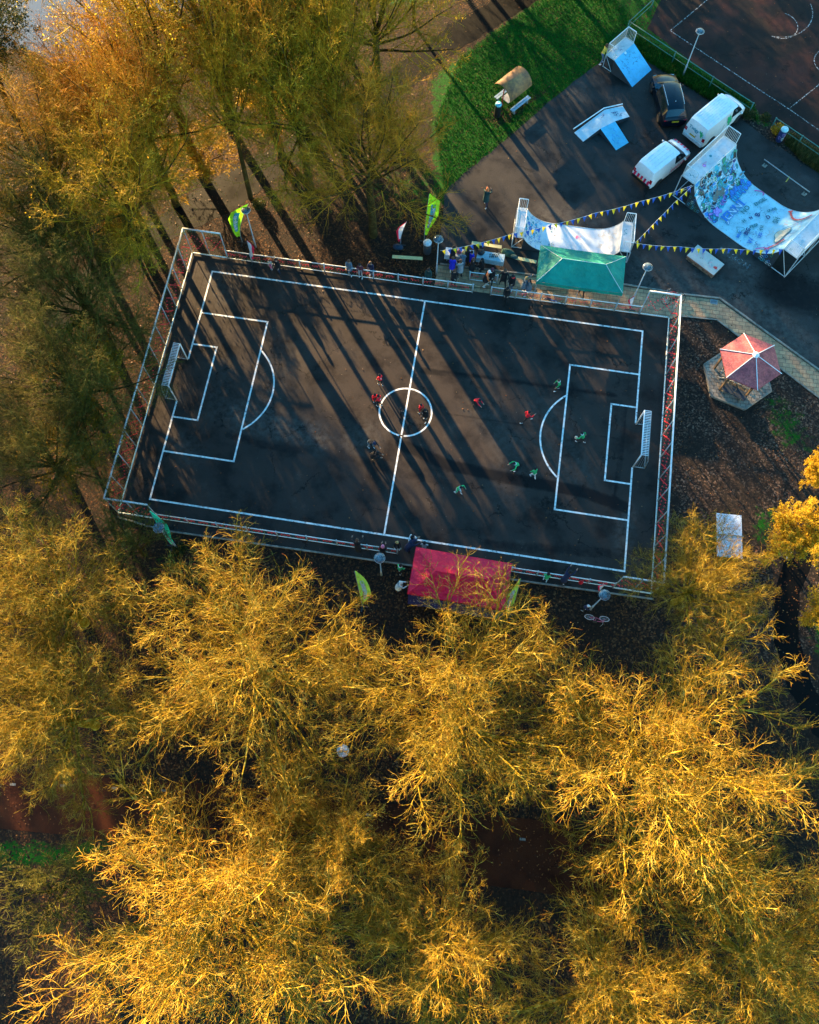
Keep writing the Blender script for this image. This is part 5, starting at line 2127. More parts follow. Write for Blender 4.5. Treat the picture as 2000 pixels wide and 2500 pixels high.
# table tennis table
c = [at(u, v, .76) for u, v in ((1750.4, 1256), (1811.3, 1261.3), (1810.4, 1359.6), (1752, 1355))]
o_ = (c[0] + c[1] + c[2] + c[3]) / 4
t = thing('table_tennis_table', 'pale concrete table tennis table under the olive tree branches on the right', 'table', (o_.x, o_.y, 0), math.atan2(c[0].y - c[3].y, c[0].x - c[3].x))
MB().box((0, 0, .73), (2.74, 1.52, .07)).build('table_top', mat('tt_top', (.62, .66, .74), .5, var=.1), t)
MB().box((0, 0, .84), (.03, 1.6, .14)).build('net', M_GALVD, t)
for x in (-.8, .8):
    MB().box((x, 0, .35), (.28, 1.0, .70)).build('leg', M_KERB, t)
g_ = MB()
for y in (-.74, 0, .74):
    g_.box((0, y, .7675), (2.70, .025, .003))
g_.build('lines', M_WHITE, t)

# drain cover
p = at(1743, 737)
t = thing('drain_cover', 'square steel drain cover at the bend of the paved path', 'drain', (p.x, p.y, .012), -.06)
MB().box((0, 0, .005), (.46, .34, .012)).build('frame', M_GALVD, t)
mb = MB()
for i in range(6):
    mb.box((-.17 + i * .068, 0, .014), (.03, .28, .008))
mb.build('grate', M_BLACK, t)

# ball
p = at(1406, 1070)
t = thing('football', 'white football at the feet of a green shirted player', 'ball', (p.x, p.y, .012))
MB().lathe([(.11 * math.sin(PI * i / 10) + 1e-5, .11 - .11 * math.cos(PI * i / 10)) for i in range(11)], 14).build('skin', mat('ball_white', (.75, .72, .65), .4), t, True)
mb = MB()
for a_ in range(5):
    for e_ in (.6, 2.1):
        d = Vector((math.sin(e_) * math.cos(a_ * 1.257 + e_), math.sin(e_) * math.sin(a_ * 1.257 + e_), math.cos(e_)))
        u_ = d.cross(Vector((.3, .2, 1))).normalized()
        w2 = d.cross(u_)
        mb.add([Vector((0, 0, .11)) + d * .1105 + (u_ * math.cos(q) + w2 * math.sin(q)) * .03 for q in np.linspace(0, 2 * PI, 6)[:-1]], [(0, 1, 2, 3, 4)])
mb.build('patches', M_BLACK, t)

# ------------------------------------------------------------------ pavilion
cx_, cy_ = 21.12, 5.83
t = thing('pavilion', 'open hexagonal pavilion with a faded red roof beside the paved path', 'pavilion', (cx_, cy_, 0))
RR_, a0 = 2.0, math.atan2(7.72 - cy_, 20.66 - cx_)
m, n, b = nt('pavilion_roof_red')
tc = N(n, 'ShaderNodeTexCoord').outputs['Object']
nz = noise(n, 1.6, 6, .7, tc)
r_ = ramp(n, [(.30, (.20, .03, .04)), (.46, (.42, .075, .08)), (.62, (.58, .12, .11)), (.75, (.60, .17, .11))], nz.outputs[0])
st = noise(n, 9, 3, .6, tc)
r2 = ramp(n, [(.42, (.65,) * 3), (.55, (1.0,) * 3)], st.outputs[0])
L(n, mixc(n, 1.0, r_.outputs[0], r2.outputs[0], 'MULTIPLY'), b.inputs['Base Color'])
b.inputs['Roughness'].default_value = .65
hx = [(RR_ * math.cos(a0 - i * PI / 3), RR_ * math.sin(a0 - i * PI / 3)) for i in range(6)]
mb = MB()
for i in range(6):
    p, q = hx[i], hx[(i + 1) % 6]
    mb.add([(p[0], p[1], 2.3), (q[0], q[1], 2.3), (0, 0, 3.15), (p[0], p[1], 2.22), (q[0], q[1], 2.22)], [(0, 2, 1), (0, 1, 4, 3)])
mb.build('roof', m, t)
for i in range(6):
    p = hx[i]
    MB().tube([(p[0] * 1.02, p[1] * 1.02, 2.31), (0, 0, 3.17)], .024, 6).build('ridge_cap', M_WHITE, t)
MB().lathe([(.24, 3.12), (.20, 3.20), (.001, 3.34)], 6).build('apex_cap', M_WHITE, t)
for i in range(6):
    p = hx[i]
    f = .80
    MB().box((p[0] * f, p[1] * f, 1.16), (.12, .12, 2.2), a0).build('post', mat('pavilion_timber', (.11, .07, .04), .8), t)
MB().prism([(x * 1.10, y * 1.10) for x, y in hx][::-1], .0, .16).build('floor', M_PAVE2, t)
mb = MB()
for i in range(6):
    p, q = Vector(hx[i]) * 1.14, Vector(hx[(i + 1) % 6]) * 1.14
    d = q - p
    mb.box(((p.x + q.x) / 2, (p.y + q.y) / 2, .085), (d.length, .12, .19), math.atan2(d.y, d.x))
mb.build('floor_border', M_KERB, t)
p = at(1795, 955, .8)
t2 = thing('picnic_table', 'dark topped picnic table under the pavilion edge', 'table', (p.x, p.y, .16), math.radians(-22))
for x in (-.42, .42):
    MB().box((x, 0, .60), (.78, .62, .05)).build('table_top', mat('slate_top', (.035, .045, .06), .4), t2)
MB().box((0, .62, .32), (1.7, .28, .04)).build('seat', mat('pavilion_bench', (.16, .10, .05), .7), t2)
for x in (-.6, .6):
    MB().box((x, .15, .29), (.08, .7, .58)).build('leg', M_KERB, t2)

# ------------------------------------------------------------------ picnic shelter
pa, pb = at(1249, 243, 1.5), at(1298, 204, 1.5)
pc = at(1219, 200, 2.1)
dirv = (pb - pa)
ang = math.atan2(dirv.y, dirv.x)
o_ = (pa + pb) / 2
t = thing('picnic_shelter', 'small picnic shelter with a curved rusty roof and two blue grey benches on the lawn', 'shelter', (o_.x, o_.y, 0), ang)
Ls = dirv.length
side = 1 if (Matrix.Rotation(-ang, 3, 'Z') @ (pc - o_)).y > 0 else -1
m, n, b = nt('shelter_rust')
tc = N(n, 'ShaderNodeTexCoord').outputs['Object']
r_ = ramp(n, [(.32, (.10, .055, .035)), (.5, (.24, .12, .05)), (.66, (.42, .20, .06))], noise(n, 2.2, 6, .75, tc).outputs[0])
L(n, r_.outputs[0], b.inputs['Base Color'])
b.inputs['Roughness'].default_value = .7
mb = MB()
k = 16
vs = []
for i in range(k + 1):
    a_ = math.radians(8 + 130 * i / k)
    y, z = .0 + side * (.95 - .95 * math.cos(a_)), 1.15 + 1.0 * math.sin(a_)
    for x in (-Ls / 2 - .1, Ls / 2 + .1):
        for q in (0, .03):
            vs.append((x, y, z - q))
fs = []
for i in range(k):
    a_ = 4 * i
    fs += [(a_, a_ + 2, a_ + 6, a_ + 4), (a_ + 1, a_ + 5, a_ + 7, a_ + 3), (a_, a_ + 4, a_ + 5, a_ + 1), (a_ + 2, a_ + 3, a_ + 7, a_ + 6)]
mb.add(vs, fs).build('roof', m, t, True)
for x in (-Ls / 2 + .15, Ls / 2 - .15):
    MB().tube([(x, side * .9, 0), (x, side * .9, 1.6), (x, side * .75, 2.1)], .045, 8).build('post', mat('shelter_post_red', (.30, .03, .03), .6), t, True)
MB().box((0, side * .75, .72), (1.7, .7, .05)).build('table_top', mat('shelter_table', (.42, .42, .42), .6), t)
for y in (side * .02 - side * .1, side * 1.55):
    mb = MB()
    for q in (-.09, .09):
        mb.box((0, y + q, .44), (1.9, .14, .05))
    mb.build('bench_seat', mat('bench_blue_grey', (.30, .42, .52), .5), t)
    for x in (-.7, .7):
        MB().box((x, y, .21), (.08, .25, .42)).build('bench_leg', M_GALVD, t)

# ================================================================== VEHICLES
M_GLASS = mat('car_glass', (.012, .018, .022), .08, var=.1, spec=.9)
M_TYRE = mat('tyre_rubber', (.012, .012, .013), .8)
M_RIM = mat('wheel_rim', (.30, .31, .33), .3, .6)
M_REDL = mat('tail_light', (.45, .01, .02), .2)
M_HEADL = mat('head_light', (.7, .72, .72), .15)
M_PLATE = mat('yellow_number_plate', (.75, .42, .02), .5)
M_VANW = mat('van_white', (.78, .81, .84), .3, var=.05, coat=.4)
M_CARB = mat('car_black', (.002, .006, .014), .30, var=.2, coat=.25, spec=.25)


def vehicle(t, st, body_m, r_w, ax, glass_side, wsr, rear_glass, yw):
    """st: stations (x, zb, zs, zt, w, wt) from rear to front; ring of 14 points each"""
    rings = []
    for (x, zb, zs, zt, w, wt) in st:
        h = [(0, zb), (w * .86, zb), (w * .985, zb + .10), (w, zb + (zs - zb) * .55), (w * .965, zs), (wt, zt - .07), (wt * .80, zt - .005), (0, zt + .025)]
        ring = [(x, y, z) for y, z in h] + [(x, -y, z) for y, z in h[-2:0:-1]]
        rings.append(ring)
    k = len(rings[0])
    V = [p for r_ in rings for p in r_]
    groups = {}

    def put(nm, f):
        groups.setdefault(nm, []).append(f)
    nS = len(st)
    for i in range(nS - 1):
        for j in range(k):
            f = (i * k + j, i * k + (j + 1) % k, (i + 1) * k + (j + 1) % k, (i + 1) * k + j)
            jj = j if j < 7 else k - 1 - j
            if i in glass_side and jj == 4:
                put('side_window', f)
            elif i in wsr and jj in (5, 6):
                put('windscreen', f)
            elif i in rear_glass and jj in (5, 6):
                put('rear_window', f)
            else:
                put('body', f)
    put('body', tuple(range(k)))
    put('body', tuple((nS - 1) * k + q for q in range(k))[::-1])
    for nm, fs in groups.items():
        used = sorted({q for f in fs for q in f})
        mp = {q: i for i, q in enumerate(used)}
        mb = MB()
        mb.add([V[q] for q in used], [tuple(mp[q] for q in f)[::-1] for f in fs])
        o = mb.build(nm, body_m if nm == 'body' else M_GLASS, t, True)
        if nm == 'body':
            md = o.modifiers.new('edges', 'EDGE_SPLIT')
            md.split_angle = math.radians(38)
    for x in ax:
        for s in (-1, 1):
            w = MB()
            R_ = Matrix.Rotation(PI / 2, 3, 'X')
            w.lathe([(r_w * .62, -.11), (r_w, -.09), (r_w, .09), (r_w * .62, .11)], 20, (0, 0, 0), rot=R_)
            o = w.build('wheel', M_TYRE, t, True, (x, s * (yw - .09), r_w))
            w = MB()
            w.lathe([(.001, .112 * s), (r_w * .60, .113 * s)], 16, rot=R_)
            for q in range(5):
                a_ = q * 2 * PI / 5
                w.box((math.cos(a_) * r_w * .32, -.115 * s, math.sin(a_) * r_w * .32), (r_w * .5, .012, .05), rot=Matrix.Rotation(-a_, 3, 'Y'))
            r2 = w.build('rim', M_RIM, o)
            # dark wheel arch round the tyre
            w = MB()
            pts = [(x + (r_w + .05) * math.cos(a_), s * (yw + .004), r_w + (r_w + .05) * math.sin(a_)) for a_ in np.linspace(-.2, PI + .2, 14)]
            w.tube(pts, .035, 5)
            w.build('wheel_arch', M_BLACK, t)


def mirrors(t, x, y, z, m_):
    for s in (-1, 1):
        mb = MB()
        mb.lathe([(.001, -.09), (.07, -.07), (.085, 0), (.07, .07), (.001, .09)], 10, (x, s * (y + .12), z), sx=.6, sy=1.4)
        mb.tube([(x, s * y, z - .05), (x, s * (y + .10), z - .02)], .02, 5)
        mb.build('mirror', m_, t, True)


def flatpatch(name, m_, t, pts, th=.012):
    c = (Vector(pts[1]) - Vector(pts[0])).cross(Vector(pts[2]) - Vector(pts[0])).normalized() * th
    n_ = len(pts)
    mb = MB()
    mb.add([tuple(p) for p in pts] + [tuple(Vector(p) + c) for p in pts], [tuple(range(n_))[::-1], tuple(range(n_, 2 * n_))] + [(i, (i + 1) % n_, n_ + (i + 1) % n_, n_ + i) for i in range(n_)])
    return mb.build(name, m_, t)


# black estate-like car
t = thing('parked_car', 'black car parked beside the white van, tail towards the court', 'car', (15.22, 27.9, 0), math.radians(104.4))
vehicle(t, [(-2.28, .42, .80, .92, .70, .62), (-2.22, .32, .86, 1.02, .86, .74), (-2.10, .28, .92, 1.10, .91, .74), (-1.78, .26, .95, 1.44, .93, .64), (-1.45, .26, .96, 1.56, .94, .64),
            (-.6, .26, .95, 1.62, .95, .66), (.3, .26, .94, 1.60, .95, .66), (.62, .26, .94, 1.52, .95, .66), (1.22, .26, .93, 1.06, .94, .74), (1.60, .27, .88, 1.00, .92, .76),
            (2.05, .28, .78, .88, .88, .70), (2.25, .34, .66, .74, .76, .56), (2.34, .42, .58, .64, .52, .40)],
        M_CARB, .36, (-1.42, 1.42), {3, 4, 5, 6, 7}, {7}, {2}, .95)
mirrors(t, .78, .95, 1.0, M_CARB)
for s in (-1, 1):
    flatpatch('tail_light', M_REDL, t, [(-2.23, s * .55, .84), (-2.23, s * .84, .84), (-2.23, s * .84, .93), (-2.23, s * .55, .93)][::s], -.03)
    flatpatch('head_light', M_HEADL, t, [(2.19, s * .5, .68), (2.12, s * .74, .70), (2.06, s * .78, .80), (2.16, s * .52, .77)][::s], .03)
    MB().tube([(-1.5, s * .60, 1.60), (-.6, s * .62, 1.66), (.35, s * .62, 1.64)], .015, 5).build('roof_rail', M_GALV, t)
MB().box((-2.30, 0, .80), (.02, .50, .11)).build('number_plate', M_PLATE, t)
MB().lathe([(.03, 0), (.012, .07), (.001, .1)], 8, (-1.2, 0, 1.60)).build('aerial', M_GALV, t)

# large white van
t = thing('parked_van', 'larger white van with a green leaf logo and a grooved roof', 'van', (18.70, 26.50, 0), math.radians(51.4))
vehicle(t, [(-2.44, .45, 1.00, 1.10, .84, .80), (-2.40, .32, 1.12, 1.55, .93, .78), (-2.30, .27, 1.16, 1.88, .95, .78), (-2.0, .26, 1.17, 1.95, .95, .80), (-.9, .26, 1.17, 1.97, .95, .81),
            (.45, .26, 1.16, 1.96, .95, .81), (.98, .26, 1.14, 1.90, .95, .80), (1.72, .26, 1.10, 1.24, .94, .78), (2.05, .28, 1.00, 1.12, .92, .76), (2.30, .32, .80, .92, .86, .70),
            (2.42, .42, .64, .70, .66, .52)], M_VANW, .34, (-1.45, 1.55), {5, 6}, {6}, set(), .95)
mirrors(t, 1.35, .96, 1.2, M_VANW)
mb = MB()
for i in range(8):
    y = -.63 + i * .18
    mb.box((-.75, y, 1.985 - abs(y) * .025), (2.5, .030, .022))
mb.build('roof_ribs', mat('roof_rib_shadow', (.64, .67, .71), .5), t)
for s in (-1, 1):
    flatpatch('tail_light', M_REDL, t, [(-2.43, s * .70, .84), (-2.41, s * .90, .84), (-2.39, s * .90, 1.12), (-2.42, s * .70, 1.12)][::s], -.03)
    flatpatch('head_light', M_HEADL, t, [(2.32, s * .55, .74), (2.24, s * .82, .76), (2.16, s * .84, .92), (2.27, s * .58, .90)][::s], .03)
MB().box((-2.46, 0, .48), (.10, 1.72, .20)).build('bumper', mat('bumper_grey', (.55, .6, .63), .5), t)
MB().box((-2.455, .12, .78), (.02, .50, .11)).build('number_plate', M_PLATE, t)
MB().lathe([(.05, -.01), (.05, .01)], 10, (-2.44, -.14, .92), rot=Matrix.Rotation(PI / 2, 3, 'Y')).build('badge', M_GALVD, t)
# rear lettering and leaf, side leaf
vs2, fs2 = text2d('Twigy', .36, .008)
M_VL = mat('van_lettering_blue', (.01, .30, .40), .5)
M_VG = mat('van_leaf_green', (.02, .48, .20), .5)


def vmap(f, pts):
    return [f(*p) for p in pts]


rearf = lambda y, z: (-2.425 + .30 * max(0, (z - 1.12)) * .45, -y, z)
MB().add(vmap(lambda x, z: (-2.465 + (z + .23) * .09, .20 - x, z + 1.33), vs2), fs2).build('lettering', M_VL, t)


def leaf(cx, cz, r, f):
    mb = MB()
    for a_ in (-.9, -.2, .5, 1.2, 2.0):
        d = Vector((math.cos(a_), math.sin(a_)))
        p = Vector((-d.y, d.x))
        c = Vector((cx, cz))
        pts = [c, c + d * r * .5 + p * r * .22, c + d * r, c + d * r * .5 - p * r * .22]
        mb.add([f(q.x, q.y) for q in pts], [(0, 1, 2, 3)])
    return mb


leaf(.42, 1.28, .30, lambda x, z: (-2.475 + (z - 1.10) * .09, -x, z)).build('leaf_logo', M_VG, t)
leaf(.15, .95, .50, lambda x, z: (x, -.958 - .0, z)).build('leaf_logo', M_VG, t)
leaf(.05, 1.30, .40, lambda x, z: (x, -.955 + (z - 1.16) * .16 if z > 1.16 else -.957, z)).build('leaf_logo', M_VG, t)
for x in (-.35, .48):
    MB().box((x, -.953, .75), (.012, .008, .8)).build('door_gap', M_BLACK, t)
MB().box((.36, -.962, .92), (.16, .02, .03)).build('door_handle', M_GALVD, t)

# smaller van with red and white striping
t = thing('parked_van', 'smaller white van with red warning stripes on nose and tail', 'van', (15.12, 22.02, 0), math.radians(50.5))
vehicle(t, [(-2.20, .45, .98, 1.08, .80, .74), (-2.17, .32, 1.06, 1.42, .88, .72), (-2.06, .27, 1.10, 1.72, .91, .72), (-1.8, .26, 1.10, 1.80, .91, .74), (-.8, .26, 1.10, 1.82, .92, .75),
            (.15, .26, 1.09, 1.81, .92, .74), (.62, .26, 1.07, 1.74, .92, .72), (1.36, .26, 1.02, 1.16, .91, .74), (1.72, .28, .94, 1.06, .89, .72), (2.02, .32, .78, .90, .82, .66),
            (2.18, .42, .62, .68, .60, .48)], M_VANW, .32, (-1.32, 1.38), {5, 6}, {6}, set(), .92)
mirrors(t, 1.0, .93, 1.12, M_VANW)
mb = MB()
for y in (-.42, -.14, .14, .42):
    mb.box((-.75, y, 1.835 - abs(y) * .02), (1.9, .04, .02))
mb.build('roof_ribs', mat('roof_rib_shadow', (.64, .67, .71), .5), t)
for s in (-1, 1):
    flatpatch('tail_light', M_REDL, t, [(-2.19, s * .66, .80), (-2.17, s * .85, .80), (-2.15, s * .85, 1.12), (-2.18, s * .66, 1.12)][::s], -.03)
    flatpatch('head_light', M_HEADL, t, [(2.06, s * .5, .72), (1.98, s * .76, .74), (1.88, s * .80, .90), (2.0, s * .54, .88)][::s], .03)
MB().box((-2.22, 0, .46), (.10, 1.66, .22)).build('bumper', M_BLACK, t)
# rear window sits in the tailgate
flatpatch('rear_window', mat('pale_rear_glass', (.20, .34, .42), .12), t, [(-2.150, .62, 1.16), (-2.150, -.62, 1.16), (-2.085, -.56, 1.60), (-2.085, .56, 1.60)], .02)
M_STR = mat('stripe_red', (.72, .01, .08), .45)
for i in range(5):
    y = -.66 + i * .31
    flatpatch('warning_stripe', M_STR, t, [(-2.215, y, .58), (-2.215, y + .17, .58), (-2.205, y + .12, .95), (-2.205, y - .05, .95)][::-1], .012)
for i in range(5):
    y = -.62 + i * .29
    flatpatch('warning_stripe', M_STR, t, [(1.75, y, 1.072 - abs(y) * .02), (1.75, y + .14, 1.072 - abs(y) * .02), (2.0, y + .14, .935 - abs(y) * .02), (2.0, y, .935 - abs(y) * .02)][::-1], .016)
for i in range(7):
    x = -.15 + i * .28
    for s in (-1, 1):
        flatpatch('warning_stripe', M_STR, t, [(x, s * .925, .52), (x + .14, s * .925, .52), (x + .26, s * .925, .82), (x + .12, s * .925, .82)][::-s], .004)
MB().box((-2.228, .10, .57), (.02, .50, .10)).build('number_plate', M_PLATE, t)
for x in (-.22, .60):
    MB().box((x, -.921, .74), (.012, .008, .75)).build('door_gap', M_BLACK, t)


# ================================================================== BICYCLES
def bicycle(p, rz, fr_m, label, lying=0.0, s=1.0, z=0.01, child=False):
    t = thing('bicycle', label, 'bicycle', (p[0], p[1], z), rz)
    t.rotation_euler = (lying, 0, rz)
    t.scale = (s, s, s)
    Rw = .33
    for i, x in enumerate((-.52, .52)):
        mb = MB()
        mb.tube([(x + Rw * math.cos(a_), 0, Rw + Rw * math.sin(a_)) for a_ in np.linspace(0, 2 * PI, 22)], .022, 5, cap=False)
        w = mb.build('wheel', M_TYRE if not child else mat('pale_tyre', (.55, .50, .52), .6), t, True)
        mb = MB()
        for q in range(10):
            a_ = q * PI / 5
            mb.tube([(x, 0, Rw), (x + Rw * .97 * math.cos(a_), 0, Rw + Rw * .97 * math.sin(a_))], .004, 3)
        mb.build('spokes', M_GALV, w)
    mb = MB()
    bb, st_, hd = (-.05, 0, .30), (-.18, 0, .78), (.36, 0, .82)
    for a_, b_ in ((bb, st_), (bb, (.40, 0, .68)), (st_, (.37, 0, .78)), (bb, (-.52, 0, .33)), (st_, (-.52, 0, .33)), (hd, (.42, 0, .62)), ((.42, 0, .62), (.52, 0, .33))):
        mb.tube([a_, b_], .022, 6)
    mb.build('frame', fr_m, t, True)
    MB().tube([(.34, 0, .84), (.33, 0, .95), (.30, .10, .98), (.18, .28, .97)], .014, 5).tube([(.33, 0, .95), (.30, -.10, .98), (.18, -.28, .97)], .014, 5).build('handlebar', M_GALVD, t, True)
    MB().box((-.21, 0, .86), (.26, .14, .06)).tube([(-.18, 0, .76), (-.20, 0, .85)], .015, 5).build('saddle', M_BLACK, t)
    MB().tube([(-.05, -.05, .30), (.05, -.06, .16)], .012, 4).tube([(-.05, .05, .30), (-.15, .06, .44)], .012, 4).lathe([(.09, -.012), (.09, .012)], 12, (-.05, -.04, .30), rot=Matrix.Rotation(PI / 2, 3, 'X')).build('crank', M_BLACK, t)
    return t


p = at(1645, 742)
bicycle(p, math.radians(200), mat('bike_red', (.75, .02, .04), .4), 'red bicycle leaning by the fence corner behind the right end of the court', 1.15, 1.0, .05)
p = at(1456, 1503)
tb = bicycle(p, math.radians(2), mat('bike_pink', (.70, .12, .22), .4), 'pink child bicycle below the lamp at the bottom right', .75, .85, .03, True)
p = at(1760, 895)
bicycle(p, math.radians(75), M_BLACK, 'black bicycle leaning at the upper left side of the pavilion', .35, 1.0, .17)
p = at(1776, 934)
bicycle(p, math.radians(-14), M_GALVD, 'grey bicycle leaning at the lower left pavilion post', .35, 1.0, .17)
p = at(1346, 735)
bicycle(p, math.radians(-8), mat('bike_blue', (.02, .12, .45), .4), 'blue bicycle leaning on the rail in front of the green gazebo', .5, .9, .03)


# ================================================================== PEOPLE
SKIN = mat('skin', (.42, .24, .16), .6, var=.05)
SKIND = mat('skin_dark', (.12, .065, .04), .6, var=.05)
CL = {'red': (.85, .012, .03), 'black': (.010, .011, .014), 'navy': (.012, .02, .06), 'green': (.02, .46, .16), 'white': (.74, .77, .80), 'grey': (.32, .34, .37), 'blue': (.02, .03, .62),
      'jeans': (.10, .16, .25), 'teal': (.02, .20, .20), 'beige': (.45, .38, .30), 'pink': (.70, .20, .32), 'yellow': (.70, .55, .08), 'orange': (.75, .20, .06), 'brown': (.10, .05, .03),
      'slate': (.10, .16, .22), 'cream': (.60, .56, .48), 'blond': (.42, .27, .10), 'darkgreen': (.01, .05, .05), 'maroon': (.10, .02, .04), 'lightblue': (.40, .60, .72)}
CM = {k: mat('cloth_' + k, v, .85, var=.18, scale=8) for k, v in CL.items()}


def person(pos, face, label, top='black', legs='black', shoes='white', hair='brown', h=1.75, lean=8, stride=.12, side=.11, arms=((15, 10, 20), (15, 10, 20)), head=0, coat=None,
           cap=None, skin=None, hood=None, knee=.0, group=None, number=False, lift=0.0):
    """pos: feet centre; face: heading in degrees (0 = +x); arms: (forward swing, outward, elbow bend) left, right"""
    skin = skin or SKIN
    k = h / 1.75
    f = Vector((1, 0, 0))
    l = Vector((0, 1, 0))
    up = Vector((0, 0, 1))
    t = thing('person', label, 'person', (pos[0], pos[1], .014 + lift), math.radians(face), group)
    t.scale = (k, k, k)
    hipz = .92 - abs(stride) * .22 - knee * .25
    V, Rr, Ed, Tg = [], [], [], []          # verts, radius, edges (with tag)

    def v(p, r):
        V.append(Vector(p))
        Rr.append(r)
        return len(V) - 1

    def e(a, b_, tag_):
        Ed.append((a, b_))
        Tg.append(tag_)
    bend = math.radians(lean)
    sd_ = f * math.sin(bend) + up * math.cos(bend)
    pel = v((0 - math.sin(bend) * .12, 0, hipz + .05), .125)
    P0 = V[pel].copy()
    bw = v(P0 + sd_ * .20, .125)
    ch = v(P0 + sd_ * .40, .145)
    e(pel, bw, 'top')
    e(bw, ch, 'top')
    C = V[ch]
    nk = v(C + sd_ * .16 + f * .01, .055)
    hb = math.radians(lean * .5 + head)
    hd_ = f * math.sin(hb) + up * math.cos(hb)
    h1 = v(V[nk] + hd_ * .10 + f * .015, .080)
    h2 = v(V[nk] + hd_ * .22, .085)
    e(ch, nk, 'top')
    e(nk, h1, 'skin')
    e(h1, h2, 'skin')
    fd = (f * math.cos(hb) - up * math.sin(hb))
    ns = v(V[h1] + fd * .105 + hd_ * .03, .014)
    e(h1, ns, 'skin')
    for s, st_, (sw, outw, el) in ((1, stride, arms[0]), (-1, -stride, arms[1])):
        hp = v(P0 + l * s * .10 - up * .06, .098)
        e(pel, hp, 'legs')
        foot = Vector((st_, s * side, .075))
        H_ = V[hp]
        mid = (H_ + foot) / 2
        L1 = .43
        dd = (foot - H_).length / 2
        kn = mid + f * math.sqrt(max(0.0004, L1 * L1 - dd * dd)) if dd < L1 else mid
        kk = v(kn, .066)
        an = v(foot, .043)
        e(hp, kk, 'legs')
        e(kk, an, 'legs')
        heel = v(foot + Vector((-.04, 0, -.035)), .038)
        toe = v(foot + Vector((.16, 0, -.042)), .032)
        e(an, heel, 'shoe')
        e(heel, toe, 'shoe')
        sh = v(C + sd_ * .06 + l * s * .17, .072)
        e(ch, sh, 'top')
        a_, o_2 = math.radians(sw), math.radians(outw)
        dn = (-up * math.cos(a_) + f * math.sin(a_)) * math.cos(o_2) + l * s * math.sin(o_2)
        eb = v(V[sh] + dn * .29, .048)
        e(sh, eb, 'top')
        a2 = a_ + math.radians(el)
        dn2 = ((-up * math.cos(a2) + f * math.sin(a2)) * math.cos(o_2 * .5) - l * s * math.sin(math.radians(el) * .25)).normalized()
        wr = v(V[eb] + dn2 * .24, .034)
        e(eb, wr, 'top')
        pm = v(V[wr] + dn2 * .07, .030)
        e(wr, pm, 'skin')
        sdv = dn2.cross(f).normalized() if abs(dn2.dot(f)) < .9 else dn2.cross(up).normalized()
        nn = sdv.cross(dn2)
        for q, (off, ln_) in enumerate(((-.028, .060), (-.010, .070), (.010, .066), (.028, .052))):
            b0 = v(V[pm] + dn2 * .028 + sdv * off, .0095)
            b1 = v(V[b0] + dn2 * ln_ * .55 + nn * .008, .0088)
            b2 = v(V[b1] + dn2 * ln_ * .40 + nn * .020, .0075)
            e(pm, b0, 'skin')
            e(b0, b1, 'skin')
            e(b1, b2, 'skin')
        th = v(V[wr] + dn2 * .035 - sdv * .04, .011)
        t2_ = v(V[th] + dn2 * .035 - sdv * .018, .009)
        e(wr, th, 'skin')
        e(th, t2_, 'skin')
    me = bpy.data.meshes.new('body')
    me.from_pydata([tuple(p) for p in V], Ed, [])
    o = bpy.data.objects.new('body', me)
    COL.objects.link(o)
    sk = o.modifiers.new('skin', 'SKIN')
    sk.use_smooth_shade = True
    for i, r_ in enumerate(Rr):
        me.skin_vertices[0].data[i].radius = (r_, r_)
        me.skin_vertices[0].data[i].use_root = (i == 0)
    ss = o.modifiers.new('sub', 'SUBSURF')
    ss.levels = 1
    ss.render_levels = 1
    PEOPLE_Q.append((o, t, [np.array(p) for p in V], Ed, Tg, dict(top=CM[top], legs=CM[legs], shoe=CM[shoes], skin=skin)))
    # hair / cap: a shell over the head
    c = V[h2] - hd_ * .03 - fd * .008
    Q = Vector((0, 0, 1)).rotation_difference(hd_).to_matrix()
    hm = CM[cap] if cap else CM[hair]
    mb = MB()
    prof = [(.112 * math.cos(a_), .125 * math.sin(a_)) for a_ in np.linspace(-.25, PI / 2 - .01, 7)] + [(.001, .125)]
    mb.lathe(prof, 14, c, rot=Q)
    if cap:
        q = c + fd * .13
        mb.lathe([(.001, .0), (.075, .003), (.001, .012)], 10, q, rot=Q)
    else:
        mb.lathe([(.095, -.12), (.112, -.04), (.10, .05)], 12, c - fd * .03, rot=Q, sx=.8)
    mb.build('cap' if cap else 'hair', hm, t, True)
    if hood:
        MB().lathe([(.06, -.06), (.115, -.03), (.125, .02), (.09, .05)], 14, V[nk] - fd * .03, rot=Q).build('hood', CM[hood], t, True)
    if coat:
        # coat skirt from the chest to mid thigh, follows the trunk
        mb = MB()
        rows = [(.42, .165, .215), (.30, .165, .20), (.12, .17, .195), (.0, .185, .205), (-.12, .20, .215), (-.30, .215, .225)]
        vs_ = []
        kk_ = 14
        for (d_, rx, ry) in rows:
            ctr = P0 + (sd_ * d_ if d_ > 0 else up * d_)
            for q in range(kk_):
                a_ = 2 * PI * q / kk_
                fo = f * math.cos(bend) - up * math.sin(bend) if d_ > 0 else f
                vs_.append(ctr + fo * rx * math.cos(a_) + l * ry * math.sin(a_))
        mb.add(vs_, [(i * kk_ + q, (i + 1) * kk_ + q, (i + 1) * kk_ + (q + 1) % kk_, i * kk_ + (q + 1) % kk_) for i in range(len(rows) - 1) for q in range(kk_)])
        mb.build('coat', CM[coat], t, True)
    if number:
        q = P0 + sd_ * .32
        fo = -(f * math.cos(bend) - up * math.sin(bend))
        vs3, fs3 = text2d(str(number), .26, .012)
        MB().add([q + fo * .155 - l * x + sd_ * y for x, y in vs3], fs3).build('shirt_number', CM['white'], t)
    return t


PEOPLE_Q = []


def HP(u, v, h=1.75):
    """ground position from the pixel of the head top"""
    p = at(u, v, h * .95)
    return (p.x, p.y)


